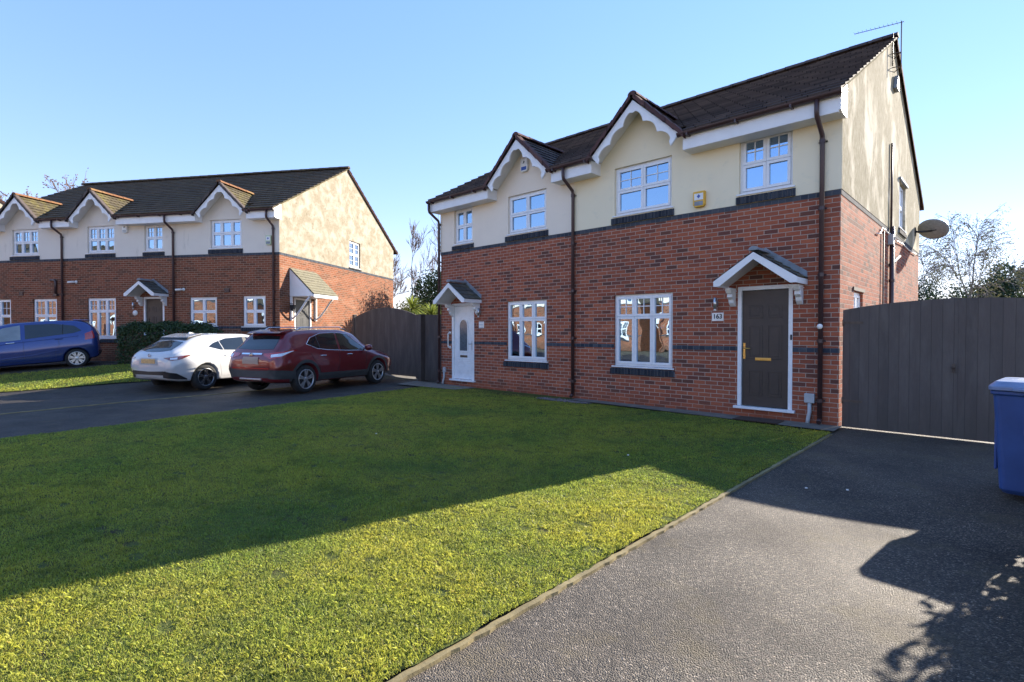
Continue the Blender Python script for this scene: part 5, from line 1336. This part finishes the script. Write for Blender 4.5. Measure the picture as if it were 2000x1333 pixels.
leafy('shrub', 'dull green shrub seen over the top of the brown double gate', (-21.0, 6.9, 0), [(0, 0, 1.9, 1.3, .9, 1.1), (1.5, .3, 1.3, 1.1, .9, 1.0)], M['leaf_olive'], 5000, .06, 14, False, 'shrub', part='foliage')
# behind the terrace, upper left
bt = bare_tree('bare_tree', 'broad brown tree with dry leaves behind the terrace roof at the left', (-71, -2.4, 0), 25.0, 21, M['twig'], .02, .75, .28, 6, 0, M['leaf_brown'], 5200, .11, first=.24, forks=(3, 3), minr=.025)
bt2 = bare_tree('bare_tree', 'smaller brown tree with dry leaves at the far left above the dormer', (-74, -5.2, 0), 24.5, 25, M['twig'], .02, .75, .25, 6, 0, M['leaf_brown'], 4200, .11, first=.24, forks=(3, 3), minr=.025)
bt['group'] = bt2['group'] = 'brown trees behind the terrace'
# beyond the right gate
bare_tree('birch_tree', 'slender birch with hanging twigs right of the satellite dish', (-.04, 24.4, 0), 7.9, 31, M['birch'], .03, .42, .10, 6, .14, M['leaf_olive'], 2600, .045, minr=.012, group='birches beyond the right gate', first=.34, forks=(2, 2))
bare_tree('birch_tree', 'leaning birch right of the first one, above the gate', (.5, 26.2, 0), 7.4, 33, M['birch'], .14, .42, .08, 6, .14, M['leaf_olive'], 1900, .045, minr=.012, group='birches beyond the right gate', first=.34, forks=(2, 2))
bare_tree('birch_tree', 'thin low birch beneath the satellite dish', (-1.0, 22.1, 0), 5.4, 36, M['birch'], -.03, .40, .07, 6, .14, M['leaf_olive'], 1500, .045, minr=.012, group='birches beyond the right gate', first=.3, forks=(2, 2))
leafy('evergreen_tree', 'dark rounded conifer above the right hand gate', (1.4, 31.2, 0), [(0,0,3.0,1.5,1.4,1.6), (.2,0,4.3,.9,.9,1.1), (-1.6,0,3.6,.6,.6,.8), (2.4,0,3.2,1.5,1.3,1.0)], M['leaf_dark'], 9000, .09, 41)
leafy('evergreen_tree', 'dark evergreen bush at the end of the gable under the dish', (-.7, 18.4, 0), [(-.3,0,2.6,1.0,.8,1.1), (0, 0, 1.7, .9, .7, .95), (.8, .2, 1.5, .8, .7, .8)], M['leaf_dark'], 6000, .06, 43)
leafy('evergreen_tree', 'olive tree crown entering the picture at the right edge', (2.7, 26.6, 0), [(0, 0, 4.3, .6, .7, .9), (.2, 0, 2.8, .6, .7, .9), (.3, 0, 5.4, .45, .5, .8)], M['leaf_olive'], 3000, .07, 47)
# twiggy undergrowth just behind the right gate
rnd = random.Random(9); b = MB()
for k in range(420):
    p = Vector((rnd.uniform(-.4, 2.7), rnd.uniform(11.5, 17.5), rnd.uniform(.0, .4))); d = Vector((rnd.gauss(.25, .55), rnd.gauss(0, .4), rnd.uniform(.35, 1.0))).normalized(); L = rnd.uniform(1.5, 2.55)
    q = [p + d*L*t + Vector((0, 0, -.5*t*t)) for t in (0, .35, .7, 1)]; b.tube(q, [.012, .009, .006, .003], 3, caps=False)
tag(b.build('undergrowth', M['leaf_olive'], fix=False), 'tangle of pale arching stems behind the right hand gate', kind='stuff')
b = MB(); 
# hedge in front of the terrace
hb = [( -.2+i*.55, 0, .62, .48, .42, .60) for i in range(6)]
hd_ = leafy('hedge', 'clipped dark green hedge between the blue and white cars, against the terrace', (P0.x-5.55*TX.x-1.25*TD.x, P0.y-5.55*TX.y-1.25*TD.y, .38), [], M['leaf_hedge'], 1, .04, 51, False, 'hedge', part='foliage') if False else None
rnd = random.Random(51); root = tag(empty('hedge', (P0.x-5.0*TX.x-.95*TD.x, P0.y-5.0*TX.y-.95*TD.y, .36), math.atan2(TX.y, TX.x)), 'clipped dark green hedge between the blue and white cars, against the terrace', 'hedge'); b = MB()
for _ in range(15000):
    f = rnd.choice((0, 0, 1, 1, 1, 2)); L_, Wd, Ht = 3.3, .75, 1.28
    p = Vector((rnd.uniform(0, L_), rnd.uniform(-Wd/2, Wd/2), rnd.uniform(0, Ht)))
    if f == 0: p.y = -Wd/2
    elif f == 1: p.z = Ht
    else: p.x = rnd.choice((0, L_))
    n_ = .05*math.sin(p.x*5)+.05*math.sin(p.x*11+2)-.10*max(0, 1-p.x/.35)-.12*max(0, (p.x-2.4)/.9); p.z *= 1+n_
    p += Vector((rnd.gauss(0, .05), rnd.gauss(0, .05), abs(rnd.gauss(0, .06))-.03)); a = Vector((rnd.gauss(0, 1), rnd.gauss(0, 1), rnd.gauss(0, 1))).normalized()*.034; d = a.orthogonal().normalized()*.02
    b.face([p-a, p+d, p+a, p-d])
b.build('foliage', M['leaf_hedge'], root, fix=False)
b = MB(); b.box(.12, 3.1, -.30, .30, 0, 1.02); b.build('branches', M['bark'], root)
# hedge bounding the drive on the right: outside the picture, its shadow is not
rnd = random.Random(61); root = tag(empty('hedge', (2.3, -8.2, 0)), 'shrubby hedge bounding the drive, out of frame right, whose ragged shadow falls on the tarmac', 'hedge'); b = MB()
for _ in range(26000):
    p = Vector((rnd.uniform(.0, 1.3), rnd.uniform(1.2, 5.0), 0)); hh = 1.15+.10*math.sin(p.y*4)+.12*math.sin(p.y*9+1)+.16*math.sin(p.x*6)
    p.z = hh*rnd.random()**.6; p += Vector((rnd.gauss(0, .07), rnd.gauss(0, .07), rnd.gauss(0, .06))); a = Vector((rnd.gauss(0, 1), rnd.gauss(0, 1), rnd.gauss(0, 1))).normalized()*.05; d = a.orthogonal().normalized()*.03
    b.face([p-a, p+d, p+a, p-d])
b.build('foliage', M['leaf_hedge'], root, fix=False)
b = MB(); b.box(.22, 1.2, 1.4, 4.8, 0, .95); b.build('branches', M['bark'], root)  # solid box core added to make the hedge's shadow denser

# pebbles in front of the downpipe, specks on the drive
rnd = random.Random(71); b = MB()
for _ in range(420):
    t = rnd.random(); x = -5.6+1.25*t+rnd.gauss(0, .05); y = -.62+rnd.gauss(0, .10)*(1-abs(t-.4)); r = rnd.uniform(.008, .024)
    b.lathe([(.0005, -r*.5), (r*.8, -r*.3), (r, 0), (r*.7, r*.45), (.0005, r*.6)], (x, y, .03+r*.3), 'z', 6)
tag(b.build('pebbles', M['gravel'], fix=False), 'loose dark pebbles on the lawn edge under the middle downpipe', kind='stuff')
b = MB()
for (x, y) in ((.55, -3.95), (.85, -3.75), (-4.6, -5.4), (-1.3, -4.1)): 
    r = .014; b.lathe([(.0005, 0), (r, .002), (r*.8, .010), (.0005, .013)], (x, y, .0 if x > 0 else .045), 'z', 7)
tag(b.build('litter', M['white_plate'], fix=False), 'small white specks of litter on the lawn and the drive', kind='stuff')
# doormat
b = MB(); b.box(-1.45, -.75, -.52, -.12, .022, .036); tag(b.build('doormat', simple('brown_mat', (.06, .035, .025), .95, .3, 30, .6), bevel=.004), 'thin dark brown doormat on the paving under the dark front door', 'doormat')

# ---- grass blades: one object, only where the lawns are
def blades(name, regions, label):
    V = []; Cc = []
    cam = np.array([1.96, -9.55])
    for c4, n, hmin, hmax, dmax in regions:
        c4 = np.array(c4, float); s = np.random.rand(n*6); t = np.random.rand(n*6)
        p = (c4[0]*((1-s)*(1-t))[:, None] + c4[1]*(s*(1-t))[:, None] + c4[2]*(s*t)[:, None] + c4[3]*((1-s)*t)[:, None])
        dv = p-cam; dist = np.hypot(dv[:, 0], dv[:, 1]); fwd = dv[:, 0]*-.686+dv[:, 1]*.728
        rt = dv[:, 0]*.728+dv[:, 1]*.686
        keep = (fwd > 1.2) & (np.abs(rt) < fwd*1.05+1.0) & (np.random.rand(len(p)) < np.clip((3.0/np.maximum(dist, 1.5))**1.25, 0, 1)) & (dist < dmax)
        # thin, mown-out spots
        nz = np.sin(p[:, 0]*5.1+1.3*np.sin(p[:, 1]*3.7))*np.sin(p[:, 1]*6.3+1.7*np.sin(p[:, 0]*4.1)); keep &= (np.random.rand(len(p)) > .35*(nz > .86))
        p = p[keep]; dist = dist[keep]; keep = np.ones(len(p), bool)
        rg = np.random.RandomState(11); lo, hi = c4.min(0), c4.max(0)
        for _ in range(420):   # worm casts and worn spots: nearly bare
            cx_, cy_ = rg.uniform(lo[0], hi[0]), rg.uniform(max(lo[1], -9.2), hi[1]); rr = rg.uniform(.02, .075)
            near = (np.abs(p[:, 0]-cx_) < .12) & (np.abs(p[:, 1]-cy_) < .12)
            idx = np.nonzero(near)[0]; q_ = p[idx]; dd = np.hypot((q_[:, 0]-cx_), (q_[:, 1]-cy_)*1.6); keep[idx[(dd < rr) & (np.random.rand(len(idx)) < .9)]] = False
        p = p[keep][:n]; dist = dist[keep][:n]; k = len(p)
        patch = .5+.5*np.sin(p[:, 0]*1.3+2*np.sin(p[:, 1]*.9))*np.sin(p[:, 1]*1.7+1.2*np.sin(p[:, 0]*1.1))
        tuft = np.clip(np.sin(p[:, 0]*17+np.sin(p[:, 1]*13)*2)*np.sin(p[:, 1]*19+np.sin(p[:, 0]*11)*2), 0, 1); h = (hmin+(hmax-hmin)*np.random.rand(k)**1.6)*(.7+.4*patch+.45*tuft); az = np.random.rand(k)*6.283; ln = np.random.rand(k)**.8*1.1
        w = (.0012+.0013*np.random.rand(k))*np.clip(dist/4.2, .75, 2.6)
        z0 = np.array([terr(a, b_) for a, b_ in p])+.008
        z0 += .014*(np.sin(p[:, 0]*2.1+p[:, 1]*.7)+np.sin(p[:, 1]*2.9-p[:, 0])+np.sin(p[:, 0]*5.3+1)*np.sin(p[:, 1]*4.7))*.33
        dx, dy = np.cos(az), np.sin(az); az2 = az+1.57+np.random.randn(k)*.4; sx, sy = np.cos(az2)*w, np.sin(az2)*w
        a = np.stack([p[:, 0]-sx, p[:, 1]-sy, z0], 1); b_ = np.stack([p[:, 0]+sx, p[:, 1]+sy, z0], 1)
        m1 = np.stack([p[:, 0]+dx*h*ln*.35+sx*.7, p[:, 1]+dy*h*ln*.35+sy*.7, z0+h*.6], 1); m0 = m1 - np.stack([sx*1.4, sy*1.4, sx*0], 1)
        c = np.stack([p[:, 0]+dx*h*ln, p[:, 1]+dy*h*ln, z0+h*(1-.3*ln)], 1)
        V.append(np.stack([a, b_, m1, c, m0], 1).reshape(-1, 3))
        u = np.random.rand(k, 1); y_ = np.clip(patch[:, None]*.8+np.random.randn(k, 1)*.25, 0, 1)
        col = np.array([.22, .37, .075])*(1-y_) + np.array([.56, .60, .09])*y_; col = col*(.55+.9*u)
        dry = (np.random.rand(k) < .07); col[dry] = np.array([.34, .26, .11])*(.7+.5*np.random.rand(dry.sum(), 1))
        Cc.append(np.repeat(col, 5, 0))
    V = np.concatenate(V); Cc = np.concatenate(Cc); nb = len(V)//5
    me = bpy.data.meshes.new(name); me.vertices.add(len(V)); me.vertices.foreach_set('co', V.ravel().astype(np.float32))
    me.loops.add(nb*5); me.polygons.add(nb); me.loops.foreach_set('vertex_index', np.arange(nb*5, dtype=np.int32)); me.polygons.foreach_set('loop_start', np.arange(0, nb*5, 5, dtype=np.int32))
    me.update(calc_edges=True)
    at = me.color_attributes.new('Col', 'FLOAT_COLOR', 'POINT'); at.data.foreach_set('color', np.concatenate([Cc, np.ones((len(Cc), 1))], 1).ravel().astype(np.float32))
    me.materials.append(M['blade']); o = bpy.data.objects.new(name, me); COL.objects.link(o); tag(o, label, kind='stuff'); return o
blades('grass', [(lawn_c4, 700000, .009, .026, 15), (strip_c4, 30000, .03, .06, 30)], 'short mossy grass covering the lawn and the strip by the blue car')

# ================================================================== camera, sun, sky
pitch = math.atan(18.5/1036); a = math.atan2(1100, 1036)
cd = bpy.data.cameras.new('camera'); cam = bpy.data.objects.new('camera', cd); COL.objects.link(cam); SC.camera = cam
fwd = Vector((-math.cos(a), math.sin(a), 0))*math.cos(pitch) + Vector((0, 0, -math.sin(pitch)))
cam.location = (1.96, -9.55, 1.5); cam.rotation_euler = fwd.to_track_quat('-Z', 'Y').to_euler()
cd.sensor_width = 36; cd.lens = 36*1036/2000; cd.clip_end = 600; cd.clip_start = .05
sd = Vector((.222, 1, 1.0243*math.tan(R(22.0)))).normalized()
sl = bpy.data.lights.new('sun', 'SUN'); sl.energy = 3.7; sl.angle = R(.5); sl.color = (1, .90, .76); so = bpy.data.objects.new('sun', sl); COL.objects.link(so)
so.rotation_euler = sd.to_track_quat('Z', 'Y').to_euler()
W = bpy.data.worlds.new('World'); SC.world = W; W.use_nodes = True; nt = W.node_tree; bg = nt.nodes['Background']
sk = nt.nodes.new('ShaderNodeTexSky'); sk.sky_type = 'NISHITA'; sk.sun_disc = False; sk.sun_elevation = R(22); sk.sun_rotation = math.atan2(sd.x, sd.y)
sk.air_density = 1.0; sk.dust_density = .0; sk.ozone_density = 2.5
gm = nt.nodes.new('ShaderNodeGamma'); gm.inputs[1].default_value = .50; nt.links.new(sk.outputs[0], gm.inputs[0])
hs = nt.nodes.new('ShaderNodeHueSaturation'); hs.inputs['Saturation'].default_value = 1.62; nt.links.new(gm.outputs[0], hs.inputs['Color'])
tn = nt.nodes.new('ShaderNodeMix'); tn.data_type = 'RGBA'; tn.blend_type = 'MULTIPLY'; tn.inputs[0].default_value = 1; tn.inputs[7].default_value = (1.17, 1.02, 1.22, 1)
nt.links.new(hs.outputs[0], tn.inputs[6]); nt.links.new(tn.outputs[2], bg.inputs[0]); bg.inputs[1].default_value = .15
SC.view_settings.view_transform = 'Standard'; SC.view_settings.look = 'None'; SC.view_settings.exposure = 1.95; SC.view_settings.gamma = 1
SC.cycles.max_bounces = 6; SC.cycles.transparent_max_bounces = 8; SC.cycles.sample_clamp_indirect = 6
